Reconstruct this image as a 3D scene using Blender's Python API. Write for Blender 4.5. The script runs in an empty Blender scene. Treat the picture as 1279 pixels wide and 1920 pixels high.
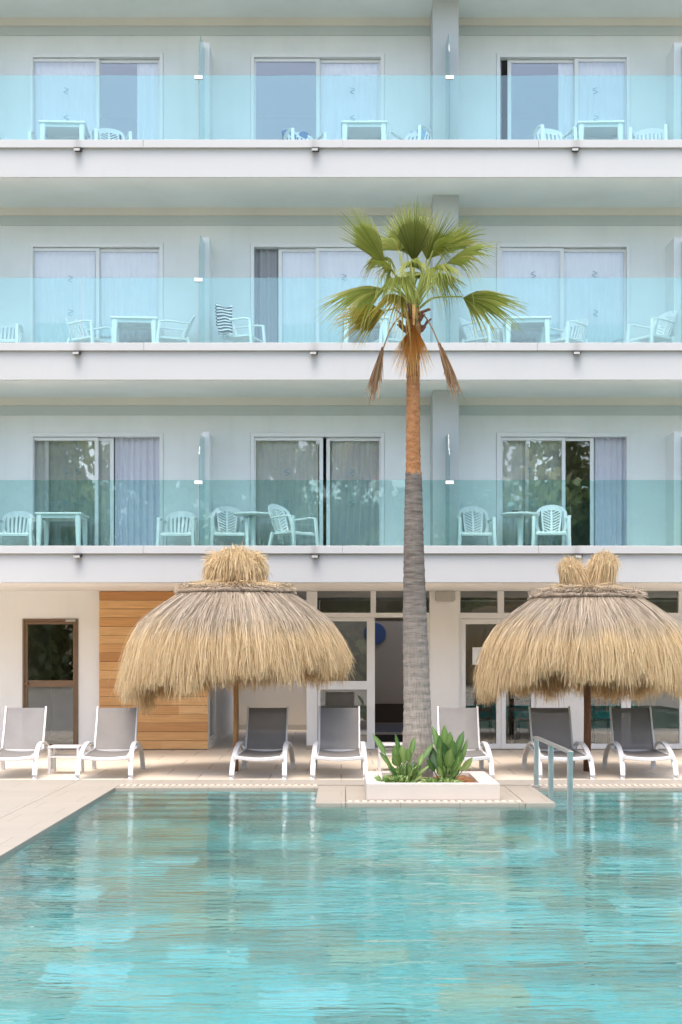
import bpy, math, random
import numpy as np
from mathutils import Vector, Matrix, Quaternion

SC = bpy.context.scene
COL = SC.collection
R = math.radians
EYE = 1.57
F = 2873.0                      # focal length in photo pixels
VX, VY = 640.0, 1224.0          # vanishing point of the depth lines in the photo
YF, YW, YG = 21.9, 23.42, 24.8           # depths of slab fronts, upper wall, ground-floor wall

# ------------------------------------------------------------------ camera
cam_d = bpy.data.cameras.new('camera')
cam = bpy.data.objects.new('camera', cam_d)
COL.objects.link(cam)
cam.location = (0, 0, EYE)
cam.rotation_euler = (R(90), 0, 0)
cam_d.sensor_fit = 'HORIZONTAL'
cam_d.sensor_width = 36
cam_d.lens = 36 * F / 1279
cam_d.shift_y = (VY - 960) / 1279
cam_d.shift_x = -(VX - 639.5) / 1279
cam_d.clip_end = 2000
SC.camera = cam

# ------------------------------------------------------------------ light
SUN_TO = Vector((0.10, 0.34, -0.93)).normalized()
world = bpy.data.worlds.new('World')
SC.world = world
world.use_nodes = True
wn = world.node_tree
bg = wn.nodes['Background']
sky = wn.nodes.new('ShaderNodeTexSky')
sky.sky_type = 'NISHITA'
sky.sun_disc = False
sky.sun_elevation = math.asin(-SUN_TO.z)
sky.sun_rotation = math.atan2(-SUN_TO.x, -SUN_TO.y)
sky.air_density = 1.0
sky.dust_density = 4.2
sky.ozone_density = 1.0
wn.links.new(sky.outputs[0], bg.inputs[0])
bg.inputs[1].default_value = 0.15
sun_d = bpy.data.lights.new('sun', 'SUN')
sun_d.energy = 0.4
sun_d.angle = R(40)
sun_d.color = (1.0, 0.95, 0.88)
sun = bpy.data.objects.new('sun', sun_d)
COL.objects.link(sun)
sun.rotation_euler = SUN_TO.to_track_quat('-Z', 'Y').to_euler()
sun.location = (0, 0, 30)
SC.view_settings.view_transform = 'Standard'
SC.view_settings.look = 'None'
SC.view_settings.gamma = 1
SC.view_settings.exposure = 1.60
SC.cycles.use_denoising = True
SC.cycles.max_bounces = 10
SC.cycles.diffuse_bounces = 5
SC.cycles.glossy_bounces = 4
SC.cycles.transmission_bounces = 8
SC.cycles.transparent_max_bounces = 32
SC.cycles.caustics_refractive = True
SC.cycles.caustics_reflective = False
SC.cycles.sample_clamp_indirect = 6

# ------------------------------------------------------------------ helpers
def S(Y): return F / Y
def PX(px, Y): return (px - VX) / S(Y)
def PZ(py, Y): return EYE + (VY - py) / S(Y)
def P(px, py, Y): return Vector((PX(px, Y), Y, PZ(py, Y)))

class MB:
    def __init__(s): s.v = []; s.f = []; s.attr = None
    def quad(s, a, b, c, d):
        n = len(s.v); s.v += [tuple(a), tuple(b), tuple(c), tuple(d)]; s.f.append((n, n+1, n+2, n+3))
    def box(s, x0, x1, y0, y1, z0, z1):
        n = len(s.v)
        s.v += [(x0,y0,z0),(x1,y0,z0),(x1,y1,z0),(x0,y1,z0),(x0,y0,z1),(x1,y0,z1),(x1,y1,z1),(x0,y1,z1)]
        for q in ((0,3,2,1),(4,5,6,7),(0,1,5,4),(1,2,6,5),(2,3,7,6),(3,0,4,7)):
            s.f.append(tuple(n+i for i in q))
        return s
    def prism(s, poly, a, b, axis='y'):
        """poly: 2-D outline; extruded from a to b along axis"""
        n = len(s.v); k = len(poly)
        for t in (a, b):
            for (u, w) in poly:
                s.v.append({'y': (u, t, w), 'x': (t, u, w), 'z': (u, w, t)}[axis])
        s.f.append(tuple(range(n, n+k))); s.f.append(tuple(range(n+2*k-1, n+k-1, -1)))
        for i in range(k):
            j = (i+1) % k
            s.f.append((n+j, n+i, n+k+i, n+k+j))
        return s
    def sweep(s, pts, prof, up=None, closed_ends=True):
        """prof(i,t)->list of (a,b) offsets in the frame (side, up2)"""
        pts = [Vector(p) for p in pts]
        n0 = len(s.v); m = len(pts); k = None
        ref = Vector(up) if up else Vector((0,0,1))
        for i, p in enumerate(pts):
            d = (pts[min(i+1,m-1)] - pts[max(i-1,0)]).normalized()
            r = ref
            if abs(d.dot(r)) > .98: r = Vector((0,1,0)) if abs(d.y) < .9 else Vector((1,0,0))
            side = d.cross(r).normalized(); u2 = side.cross(d).normalized()
            pr = prof(i, i/(m-1)); k = len(pr)
            for (a, b) in pr: s.v.append(tuple(p + side*a + u2*b))
        for i in range(m-1):
            for j in range(k):
                j2 = (j+1) % k
                s.f.append((n0+i*k+j, n0+i*k+j2, n0+(i+1)*k+j2, n0+(i+1)*k+j))
        if closed_ends:
            s.f.append(tuple(n0+j for j in range(k-1,-1,-1)))
            s.f.append(tuple(n0+(m-1)*k+j for j in range(k)))
        return s
    def tube(s, pts, r0, r1=None, n=8, up=None):
        r1 = r0 if r1 is None else r1
        def pr(i, t):
            r = r0 + (r1-r0)*t
            return [(r*math.cos(2*math.pi*j/n), r*math.sin(2*math.pi*j/n)) for j in range(n)]
        return s.sweep(pts, pr, up)
    def bar(s, pts, w, h, up=None, w1=None, h1=None):
        w1 = w if w1 is None else w1; h1 = h if h1 is None else h1
        def pr(i, t):
            a = (w+(w1-w)*t)/2; b = (h+(h1-h)*t)/2; c = min(a, b)*.35
            return [(-a+c,-b),(a-c,-b),(a,-b+c),(a,b-c),(a-c,b),(-a+c,b),(-a,b-c),(-a,-b+c)]
        return s.sweep(pts, pr, up)
    def lathe(s, prof, n=24, c=(0,0)):
        n0 = len(s.v); m = len(prof)
        for (r, z) in prof:
            for j in range(n):
                a = 2*math.pi*j/n
                s.v.append((c[0]+r*math.cos(a), c[1]+r*math.sin(a), z))
        for i in range(m-1):
            for j in range(n):
                j2 = (j+1) % n
                s.f.append((n0+i*n+j, n0+i*n+j2, n0+(i+1)*n+j2, n0+(i+1)*n+j))
        s.f.append(tuple(n0+j for j in range(n-1,-1,-1)))
        s.f.append(tuple(n0+(m-1)*n+j for j in range(n)))
        return s
    def move(s, M):
        s.v = [tuple(M @ Vector(p)) for p in s.v]; return s

def obj(name, mb, mat, parent=None, smooth=False, bevel=0, loc=None, attr=None):
    me = bpy.data.meshes.new(name)
    me.from_pydata(mb.v, [], mb.f)
    me.update()
    if smooth: me.polygons.foreach_set('use_smooth', [True]*len(me.polygons))
    me.materials.append(mat)
    if attr is not None:
        a = me.attributes.new('rnd', 'FLOAT', 'POINT'); a.data.foreach_set('value', attr)
    o = bpy.data.objects.new(name, me)
    COL.objects.link(o)
    if parent: o.parent = parent
    if loc: o.location = loc
    if bevel:
        m = o.modifiers.new('bevel', 'BEVEL'); m.width = bevel; m.segments = 2; m.limit_method = 'ANGLE'
    return o
def tag(o, label, cat, group=None, kind=None):
    o['label'] = label; o['category'] = cat
    if group: o['group'] = group
    if kind: o['kind'] = kind
    return o
def thing(name, label, cat, loc=(0,0,0), rz=0, group=None):
    o = bpy.data.objects.new(name, None); COL.objects.link(o)
    o.empty_display_size = .1
    o.location = loc; o.rotation_euler = (0,0,rz)
    return tag(o, label, cat, group)
def dup(root, loc, rz, label, group=None):
    r = root.copy(); COL.objects.link(r); r.location = loc; r.rotation_euler = (0,0,rz)
    r['label'] = label
    if group: r['group'] = group
    for ch in list(root.children):
        c = ch.copy(); COL.objects.link(c); c.parent = r
        for g in list(ch.children):
            d = g.copy(); COL.objects.link(d); d.parent = c
    return r

# ------------------------------------------------------------------ materials
class NT:
    def __init__(s, name):
        s.m = bpy.data.materials.new(name); s.m.use_nodes = True
        s.t = s.m.node_tree; s.t.nodes.clear()
        s.out = s.n('ShaderNodeOutputMaterial')
    def n(s, typ, **kw):
        nd = s.t.nodes.new(typ)
        for k, v in kw.items():
            if k.startswith('i_'):
                key = k[2:]; key = int(key) if key.isdigit() else key.replace('_', ' ')
                nd.inputs[key].default_value = v
            else: setattr(nd, k, v)
        return nd
    def l(s, a, b): s.t.links.new(a, b)
    def coord(s, scale=(1,1,1), kind='Object'):
        tc = s.n('ShaderNodeTexCoord'); mp = s.n('ShaderNodeMapping')
        mp.inputs['Scale'].default_value = scale
        s.l(tc.outputs[kind], mp.inputs[0]); return mp.outputs[0]
    def noise(s, vec, scale, detail=4, rough=.55):
        nz = s.n('ShaderNodeTexNoise', i_Scale=scale, i_Detail=detail, i_Roughness=rough)
        s.l(vec, nz.inputs['Vector']); return nz.outputs['Fac']
    def ramp(s, fac, stops, interp='LINEAR'):
        cr = s.n('ShaderNodeValToRGB'); e = cr.color_ramp; e.interpolation = interp
        while len(e.elements) < len(stops): e.elements.new(.5)
        for el, (p, c) in zip(e.elements, stops):
            el.position = p; el.color = (*c, 1) if len(c) == 3 else c
        s.l(fac, cr.inputs[0]); return cr.outputs[0]
    def mix(s, fac, a, b, mode='MIX'):
        mx = s.n('ShaderNodeMix', data_type='RGBA', blend_type=mode)
        for v, k in ((fac, 0), (a, 6), (b, 7)):
            if hasattr(v, 'is_linked') or hasattr(v, 'links'): s.l(v, mx.inputs[k])
            else: mx.inputs[k].default_value = v if k == 0 else ((*v, 1) if len(v) == 3 else v)
        return mx.outputs[2]
    def math(s, op, a, b=0.0):
        mt = s.n('ShaderNodeMath', operation=op)
        for v, k in ((a, 0), (b, 1)):
            if hasattr(v, 'links'): s.l(v, mt.inputs[k])
            else: mt.inputs[k].default_value = v
        return mt.outputs[0]
    def bump(s, h, strength=.3, dist=.01):
        b = s.n('ShaderNodeBump', i_Strength=strength, i_Distance=dist); s.l(h, b.inputs['Height']); return b.outputs[0]
    def pbr(s, col, rough=.6, metal=0, spec=.5, normal=None):
        b = s.n('ShaderNodeBsdfPrincipled')
        if hasattr(col, 'links'): s.l(col, b.inputs['Base Color'])
        else: b.inputs['Base Color'].default_value = (*col, 1)
        if hasattr(rough, 'links'): s.l(rough, b.inputs['Roughness'])
        else: b.inputs['Roughness'].default_value = rough
        b.inputs['Metallic'].default_value = metal
        b.inputs['Specular IOR Level'].default_value = spec
        if normal: s.l(normal, b.inputs['Normal'])
        return b.outputs[0]
    def done(s, sh): s.l(sh, s.out.inputs[0]); return s.m

def plaster(name, col, var=.06, scale=1.2, streak=False, rough=.75):
    t = NT(name); c = t.coord()
    a = t.noise(c, scale, 5); f = t.noise(c, 60, 3)
    lo = tuple(x*(1-var) for x in col); hi = tuple(min(.9, x*(1+var*.5)) for x in col)
    cc = t.ramp(a, [(.3, lo), (.7, hi)])
    if streak:
        sv = t.coord((3.2, 3.2, .22)); st = t.noise(sv, 1.6, 4)
        cc = t.mix(t.ramp(st, [(.52, (0,0,0)), (.74, (.16,.16,.16))]), cc, tuple(x*.80 for x in col))
    return t.done(t.pbr(cc, rough, spec=.3, normal=t.bump(f, .15, .003)))
def paint(name, col, rough=.35, var=.04):
    t = NT(name); a = t.noise(t.coord(), 4, 4)
    cc = t.ramp(a, [(.3, tuple(x*(1-var) for x in col)), (.7, col)])
    return t.done(t.pbr(cc, rough, spec=.5))
def cloth(name, col, trans=.35, scale=1.0):
    t = NT(name); c = t.coord()
    a = t.noise(c, 3, 3)
    cc = t.ramp(a, [(.3, tuple(x*.93 for x in col)), (.7, col)])
    d = t.n('ShaderNodeBsdfDiffuse'); tr = t.n('ShaderNodeBsdfTranslucent')
    t.l(cc, d.inputs[0]); t.l(cc, tr.inputs[0])
    mx = t.n('ShaderNodeMixShader', i_0=trans); t.l(d.outputs[0], mx.inputs[1]); t.l(tr.outputs[0], mx.inputs[2])
    return t.done(mx.outputs[0])
def glass(name, tint, refl, rough=0.0):
    t = NT(name)
    tr = t.n('ShaderNodeBsdfTransparent'); tr.inputs[0].default_value = (*tint, 1)
    gl = t.n('ShaderNodeBsdfGlossy', i_Roughness=rough); gl.inputs[0].default_value = (.95,.98,1,1)
    fr = t.n('ShaderNodeLayerWeight', i_Blend=.25)
    fac = t.math('ADD', t.math('MULTIPLY', fr.outputs['Fresnel'], .6), refl)
    mx = t.n('ShaderNodeMixShader'); t.l(fac, mx.inputs[0]); t.l(tr.outputs[0], mx.inputs[1]); t.l(gl.outputs[0], mx.inputs[2])
    return t.done(mx.outputs[0])

M = {}
M['wall'] = plaster('painted_plaster', (.82,.85,.84), streak=True)
M['fascia'] = plaster('white_fascia', (.58,.59,.595), .03, streak=True)
def fascia_paint():
    t = NT('white_fascia'); col = (.495,.498,.485); c = t.coord()
    a = t.noise(c, 1.0, 5); f = t.noise(c, 60, 3)
    cc = t.ramp(a, [(.3, tuple(x*.96 for x in col)), (.7, col)])
    st = t.noise(t.coord((5,5,.5)), 1.6, 5)
    cc = t.mix(t.ramp(st, [(.55, (0,0,0)), (.78, (.14,.14,.14))]), cc, (.42,.40,.36))
    sp = t.n('ShaderNodeSeparateXYZ'); t.l(c, sp.inputs[0])
    zz = t.math('MULTIPLY', t.math('FRACT', t.math('DIVIDE', t.math('SUBTRACT', sp.outputs[2], 2.58), 2.9)), 2.9)
    mz = t.n('ShaderNodeMapRange', i_1=.02, i_2=.40); t.l(zz, mz.inputs[0])
    tot = None
    for px in (147, 591, 1082):
        dx = t.math('DIVIDE', t.math('SUBTRACT', sp.outputs[0], PX(px, YF)-.01), .055)
        e = t.math('POWER', 2.718, t.math('MULTIPLY', t.math('MULTIPLY', dx, dx), -1.0))
        tot = e if tot is None else t.math('ADD', tot, e)
    m = t.math('MULTIPLY', t.math('MULTIPLY', tot, mz.outputs[0]), t.math('ADD', .12, t.math('MULTIPLY', st, .45)))
    cc = t.mix(m, cc, (.22,.19,.16))
    return t.done(t.pbr(cc, .7, spec=.3, normal=t.bump(f, .15, .003)))
M['fascia'] = fascia_paint()
M['soffit'] = plaster('soffit_paint', (.82,.87,.85), .05)
M['band'] = plaster('grey_beam_band', (.60,.66,.65), .05)  # darker grey band along the wall top, just below the cornice
M['cove'] = plaster('cream_cove_paint', (.80,.77,.68), .05)
M['column'] = plaster('column_paint', (.50,.535,.535), .05)
M['groundwall'] = plaster('warm_white_plaster', (.88,.875,.85), .03, streak=True)
M['cream'] = plaster('cream_plaster', (.84,.78,.69), .05)
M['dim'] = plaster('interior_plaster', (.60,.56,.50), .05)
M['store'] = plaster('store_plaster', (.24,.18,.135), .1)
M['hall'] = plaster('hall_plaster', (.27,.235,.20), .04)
M['room'] = plaster('room_plaster', (.70,.69,.67), .05)
M['pvc'] = paint('white_window_frame', (.83,.84,.84), .3)
M['alu'] = paint('white_lounger_metal', (.64,.63,.61), .35)
M['plastic'] = paint('white_plastic', (.84,.86,.86), .3)
M['greyplastic'] = paint('beige_speaker_plastic', (.46,.45,.41), .5)
M['black'] = paint('black_fitting', (.03,.028,.028), .4)
M['darkwood'] = paint('dark_wood', (.055,.04,.03), .45)
M['glass_rail'] = glass('aqua_balustrade_glass', (.80,.955,.945), .05)
M['glass_div'] = glass('frosted_divider_glass', (.80,.92,.915), .05)
M['glass_win'] = glass('window_glass', (.985,.995,.995), .09)
M['glass_door'] = glass('door_glass', (.93,.95,.93), .085)
M['curtain'] = cloth('white_sheer_curtain', (.93,.925,.92), .12)
M['lavender'] = cloth('lavender_lined_curtain', (.76,.77,.86), .1)
M['greencurtain'] = cloth('grey_green_curtain', (.90,.92,.89), .08)
M['greycurtain'] = cloth('grey_lined_curtain', (.50,.52,.56), .2)
M['bluetowel'] = cloth('blue_towel', (.08,.22,.45), .1)
M['lightblue'] = cloth('pale_blue_cloth', (.30,.48,.70), .1)
M['sticker'] = paint('blue_sticker', (.26,.48,.58), .4)
M['bluesign'] = paint('blue_sign', (.03,.06,.16), .4)
M['paper'] = paint('paper', (.80,.82,.80), .7)
M['teal'] = cloth('teal_tablecloth', (.02,.30,.29), .05)

def striped():
    t = NT('striped_towel'); c = t.coord((1,1,1))
    w = t.n('ShaderNodeTexWave', bands_direction='Z', i_Scale=6.5, i_Distortion=3.0, i_Detail=1.0); t.l(c, w.inputs[0])
    cc = t.ramp(w.outputs[0], [(.60,(.012,.016,.03)),(.68,(.70,.71,.73))])
    return t.done(t.pbr(cc, .9, spec=.1))
M['striped'] = striped()

def steel():
    t = NT('brushed_steel'); nz = t.noise(t.coord((30,30,1)), 6, 3)
    return t.done(t.pbr((.55,.57,.55), t.ramp(nz, [(.3,(.32,)*3),(.7,(.46,)*3)]), 1.0))
M['steel'] = steel()

def wood_cladding():
    t = NT('cedar_boards')
    tc = t.n('ShaderNodeTexCoord'); sp = t.n('ShaderNodeSeparateXYZ'); t.l(tc.outputs['Object'], sp.inputs[0])
    row = t.math('FLOOR', t.math('DIVIDE', sp.outputs[2], .142))
    # boards of random length in each row
    wn0 = t.n('ShaderNodeTexWhiteNoise', noise_dimensions='1D'); t.l(row, wn0.inputs['W'])
    xo = t.math('FLOOR', t.math('DIVIDE', t.math('ADD', sp.outputs[0], t.math('MULTIPLY', wn0.outputs[0], 5.0)), 2.6))
    wn1 = t.n('ShaderNodeTexWhiteNoise', noise_dimensions='2D')
    cb = t.n('ShaderNodeCombineXYZ'); t.l(row, cb.inputs[0]); t.l(xo, cb.inputs[1]); t.l(cb.outputs[0], wn1.inputs['Vector'])
    base = t.ramp(wn1.outputs['Value'], [(0,(.54,.27,.10)),(.4,(.70,.39,.155)),(.75,(.76,.44,.18)),(1,(.82,.53,.25))])
    cb2 = t.n('ShaderNodeCombineXYZ'); t.l(t.math('MULTIPLY', sp.outputs[0], 1.3), cb2.inputs[0]); t.l(t.math('MULTIPLY', sp.outputs[2], 34), cb2.inputs[2]); t.l(t.math('MULTIPLY', row, 3.7), cb2.inputs[1])
    g = t.noise(cb2.outputs[0], 1.6, 6, .65)
    cc = t.mix(t.ramp(g, [(.35,(0,0,0)),(.7,(.55,.55,.55))]), base, (.42,.19,.07))
    return t.done(t.pbr(cc, .5, spec=.35, normal=t.bump(g, .12, .003)))
M['cedar'] = wood_cladding()
def wood(name, a, b, sc=(14,14,1.2)):
    t = NT(name); g = t.noise(t.coord(sc), 3, 6, .65)
    return t.done(t.pbr(t.ramp(g, [(.3, a), (.7, b)]), .6, spec=.3, normal=t.bump(g, .25, .004)))
M['pole'] = wood('parasol_pole_wood', (.26,.13,.055), (.46,.26,.11))
M['oldpole'] = wood('dark_pole_wood', (.12,.055,.03), (.24,.12,.065))
M['bronze'] = paint('bronze_door_frame', (.22,.135,.075), .45, .2)

def tiles(name, col, size, mort=.006, var=.08, off=0.0, rough=.55):
    t = NT(name)
    tc = t.n('ShaderNodeTexCoord')
    b = t.n('ShaderNodeTexBrick', offset=.5, squash=1.0)
    b.inputs['Scale'].default_value = 1.0
    b.inputs['Brick Width'].default_value = size[0]; b.inputs['Row Height'].default_value = size[1]
    b.inputs['Mortar Size'].default_value = mort; b.inputs['Mortar Smooth'].default_value = .3
    b.inputs['Color1'].default_value = (*[x*(1-var) for x in col], 1); b.inputs['Color2'].default_value = (*col, 1)
    b.inputs['Mortar'].default_value = (*[x*.52 for x in col], 1)
    t.l(tc.outputs['Object'], b.inputs[0])
    n1 = t.noise(tc.outputs['Object'], 1.3, 6); n2 = t.noise(tc.outputs['Object'], 45, 3)
    cc = t.mix(t.ramp(n1, [(.35,(0,0,0)),(.75,(.5,.5,.5))]), b.outputs[0], tuple(x*.82 for x in col))
    return t.done(t.pbr(cc, rough, spec=.35, normal=t.bump(n2, .2, .003)))
M['terrace'] = tiles('terrace_tiles', (.74,.64,.51), (.9,.9), .011)  # base colour raised to make up for shade under slab and parasols
M['surround'] = tiles('pool_surround_stone', (.365,.325,.265), (1.1,.56), .004, .05)  # base colour lowered to offset the strong light on the open deck
M['coping'] = tiles('pool_coping_stone', (.37,.325,.262), (.62,.62), .004, .07)
M['planter'] = plaster('planter_plaster', (.54,.485,.425), .05, 2.5)
M['grate'] = paint('grate_plastic', (.60,.52,.42), .5)
M['ground'] = plaster('dry_ground', (.40,.36,.28), .2, .3)

def soil():
    t = NT('soil'); n = t.noise(t.coord(), 30, 6, .7)
    return t.done(t.pbr(t.ramp(n, [(.3,(.12,.055,.025)),(.7,(.38,.19,.09))]), .95, spec=.1, normal=t.bump(n, .8, .03)))
M['soil'] = soil()

def pool_tiles():
    t = NT('pool_stone_tiles')
    tc = t.n('ShaderNodeTexCoord'); sp = t.n('ShaderNodeSeparateXYZ'); t.l(tc.outputs['Object'], sp.inputs[0])
    row = t.math('FLOOR', t.math('DIVIDE', sp.outputs[1], .52))
    xs = t.math('ADD', sp.outputs[0], t.math('MULTIPLY', row, .31))
    colm = t.math('FLOOR', t.math('DIVIDE', xs, .50))
    cb = t.n('ShaderNodeCombineXYZ'); t.l(row, cb.inputs[0]); t.l(colm, cb.inputs[1])
    w = t.n('ShaderNodeTexWhiteNoise', noise_dimensions='2D'); t.l(cb.outputs[0], w.inputs['Vector'])
    base = t.ramp(w.outputs['Value'], [(0,(.06,.23,.22)),(.22,(.16,.31,.255)),(.38,(.09,.375,.36)),(.68,(.12,.46,.455)),(.84,(.23,.37,.265)),(.95,(.16,.52,.52)),(1,(.20,.57,.59))])
    n = t.noise(tc.outputs['Object'], 1.7, 6, .65); n2 = t.noise(tc.outputs['Object'], 7, 5, .7)
    cc = t.mix(t.ramp(n, [(.4,(0,0,0)),(.75,(.35,.35,.35))]), base, (.10,.43,.425))
    cc = t.mix(t.ramp(n2, [(.5,(0,0,0)),(.8,(.30,.30,.30))]), cc, (.36,.44,.30))
    return t.done(t.pbr(cc, .6, spec=.2))
M['pooltile'] = pool_tiles()

def water():
    t = NT('pool_water')
    c1 = t.coord((.55,2.0,1)); c2 = t.coord((1.3,4.2,1)); c3 = t.coord((.30,.55,1))
    a = t.noise(c1, 2.3, 2, .5); b = t.noise(c2, 3.6, 2, .5); d = t.noise(c3, 1.0, 1, .5)
    h = t.math('ADD', t.math('ADD', t.math('MULTIPLY', a, .65), t.math('MULTIPLY', b, .36)), t.math('MULTIPLY', d, .5))
    nm = t.bump(h, 1.0, .022)
    g = t.n('ShaderNodeBsdfGlass', i_IOR=1.33, i_Roughness=0.0); g.inputs[0].default_value = (.93,1,1,1)
    t.l(nm, g.inputs['Normal'])
    return t.done(g.outputs[0])
M['water'] = water()

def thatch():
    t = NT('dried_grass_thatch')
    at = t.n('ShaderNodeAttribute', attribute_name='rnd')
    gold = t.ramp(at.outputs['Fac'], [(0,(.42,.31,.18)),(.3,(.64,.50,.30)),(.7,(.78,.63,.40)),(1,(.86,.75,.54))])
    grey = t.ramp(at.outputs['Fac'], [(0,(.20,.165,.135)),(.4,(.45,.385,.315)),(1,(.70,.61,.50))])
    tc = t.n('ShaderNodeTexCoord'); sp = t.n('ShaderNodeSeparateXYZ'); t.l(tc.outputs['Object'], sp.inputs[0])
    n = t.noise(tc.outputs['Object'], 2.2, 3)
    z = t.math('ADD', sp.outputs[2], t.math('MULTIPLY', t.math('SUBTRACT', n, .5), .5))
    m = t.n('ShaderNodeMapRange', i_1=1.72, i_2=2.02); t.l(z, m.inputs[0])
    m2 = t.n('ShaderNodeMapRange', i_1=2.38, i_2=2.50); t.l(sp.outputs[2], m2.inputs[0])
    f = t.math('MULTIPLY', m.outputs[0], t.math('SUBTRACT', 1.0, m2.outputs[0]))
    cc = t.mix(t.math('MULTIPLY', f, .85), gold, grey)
    d = t.n('ShaderNodeBsdfDiffuse'); tr = t.n('ShaderNodeBsdfTranslucent'); t.l(cc, d.inputs[0]); t.l(cc, tr.inputs[0])
    mx = t.n('ShaderNodeMixShader', i_0=.32); t.l(d.outputs[0], mx.inputs[1]); t.l(tr.outputs[0], mx.inputs[2])
    return t.done(mx.outputs[0])
M['thatch'] = thatch()
M['thatchband'] = wood('dark_thatch_band', (.22,.165,.12), (.44,.35,.26), (20,20,20))

def leafmat(name, stops, trans=.3, rough=.45):
    t = NT(name)
    at = t.n('ShaderNodeAttribute', attribute_name='rnd')
    n = t.noise(t.coord(), 5, 3)
    f = t.math('ADD', t.math('MULTIPLY', at.outputs['Fac'], .8), t.math('MULTIPLY', n, .2))
    cc = t.ramp(f, stops)
    p = t.n('ShaderNodeBsdfPrincipled', i_Roughness=rough); t.l(cc, p.inputs['Base Color'])
    tr = t.n('ShaderNodeBsdfTranslucent'); t.l(cc, tr.inputs[0])
    mx = t.n('ShaderNodeMixShader', i_0=trans); t.l(p.outputs[0], mx.inputs[1]); t.l(tr.outputs[0], mx.inputs[2])
    return t.done(mx.outputs[0])
M['frond'] = leafmat('palm_frond_green', [(0,(.20,.24,.055)),(.4,(.36,.41,.10)),(.7,(.44,.48,.15)),(.88,(.56,.54,.22)),(1,(.74,.62,.36))], .5)
M['frondyel'] = leafmat('palm_frond_yellowing', [(0,(.28,.26,.05)),(.5,(.50,.43,.10)),(1,(.70,.55,.22))], .4)
M['frondorange'] = leafmat('palm_frond_orange', [(0,(.58,.33,.11)),(.5,(.82,.52,.19)),(1,(.86,.66,.30))], .5)
M['frondbrown'] = leafmat('palm_frond_brown', [(0,(.20,.105,.05)),(.5,(.38,.22,.115)),(1,(.54,.37,.22))], .1)
M['leaf'] = leafmat('plant_leaf', [(0,(.025,.06,.018)),(.4,(.075,.165,.038)),(.7,(.20,.31,.075)),(1,(.40,.48,.18))], .25, .35)
M['woods'] = leafmat('woodland_leaf', [(0,(.10,.13,.04)),(.5,(.29,.33,.12)),(1,(.46,.47,.20))], .4)

def trunkmat():
    t = NT('palm_bark')
    tc = t.n('ShaderNodeTexCoord'); sp = t.n('ShaderNodeSeparateXYZ'); t.l(tc.outputs['Object'], sp.inputs[0])
    rg = t.noise(t.coord((5,5,34)), 1.4, 5, .6); vt = t.noise(t.coord((26,26,4)), 2.0, 4, .6); big = t.noise(t.coord(), 2.5, 4)
    grey = t.ramp(rg, [(.3,(.09,.073,.062)),(.5,(.165,.137,.115)),(.75,(.25,.212,.18))])
    grey = t.mix(t.ramp(vt, [(.5,(0,0,0)),(.75,(.45,.45,.45))]), grey, (.13,.105,.085))
    light = t.ramp(vt, [(.3,(.24,.20,.165)),(.7,(.46,.40,.33))])
    mz = t.n('ShaderNodeMapRange', i_1=2.6, i_2=.9); t.l(t.math('ADD', sp.outputs[2], t.math('MULTIPLY', big, .6)), mz.inputs[0])
    grey = t.mix(t.math('MULTIPLY', mz.outputs[0], .75), grey, light)
    br = t.noise(t.coord((11,11,22)), 1.2, 5, .75)
    brown = t.ramp(br, [(.3,(.15,.06,.028)),(.48,(.34,.155,.065)),(.62,(.40,.20,.09)),(.70,(.66,.46,.30))])
    st = t.math('ADD', sp.outputs[2], t.math('MULTIPLY', t.math('SUBTRACT', br, .5), .24))
    cc = t.mix(t.math('GREATER_THAN', st, 3.474), grey, brown)
    return t.done(t.pbr(cc, .85, spec=.15, normal=t.bump(t.math('ADD', rg, vt), .5, .012)))
M['trunk'] = trunkmat()

def sling():
    t = NT('grey_mesh_sling')
    n = t.noise(t.coord(), 3, 3)
    cc = t.ramp(n, [(.3,(.165,.156,.145)),(.7,(.20,.19,.177))])
    d = t.n('ShaderNodeBsdfPrincipled', i_Roughness=.6); t.l(cc, d.inputs['Base Color'])
    tr = t.n('ShaderNodeBsdfTransparent')
    # woven mesh: regular small holes
    c = t.coord((1,1,1))
    mx = t.n('ShaderNodeMixShader', i_0=.09); t.l(d.outputs[0], mx.inputs[1]); t.l(tr.outputs[0], mx.inputs[2])
    return t.done(mx.outputs[0])
M['sling'] = sling()

# ------------------------------------------------------------------ setting
LEV = [2.58, 5.48, 8.38, 11.28]          # undersides of the balcony slabs
XL, XR = -11.0, 12.5
POOL = (-2.65, 9.5, 4.2, 17.85)          # x0 x1 y0 y1
PROT = (-.27, 2.24, 16.0)                # planter peninsula: x0 x1 front y
WZ = -.035

g = MB()
for (x0,x1,y0,y1) in ((-400,POOL[0],-300,500),(POOL[1],400,-300,500),(POOL[0],POOL[1],-300,POOL[2]),(POOL[0],POOL[1],POOL[3],500)):
    g.quad((x0,y0,-.06),(x1,y0,-.06),(x1,y1,-.06),(x0,y1,-.06))
tag(obj('ground', g, M['ground']), 'dry ground reaching out around the hotel and pool', 'ground', kind='structure')
YS = 18.95
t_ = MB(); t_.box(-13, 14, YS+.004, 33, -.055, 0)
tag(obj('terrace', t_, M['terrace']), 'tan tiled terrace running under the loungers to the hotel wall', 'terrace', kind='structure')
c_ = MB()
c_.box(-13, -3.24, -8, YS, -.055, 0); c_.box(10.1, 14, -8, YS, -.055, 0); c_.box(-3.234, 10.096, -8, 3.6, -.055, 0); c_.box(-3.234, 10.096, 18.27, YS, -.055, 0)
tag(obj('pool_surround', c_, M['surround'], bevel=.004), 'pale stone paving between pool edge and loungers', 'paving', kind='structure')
cp = MB()
cp.box(-3.234, POOL[0]+.015, 3.604, 18.264, -.15, .002)
cp.box(POOL[1], 10.09, 3.604, 18.264, -.15, .002)
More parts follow.
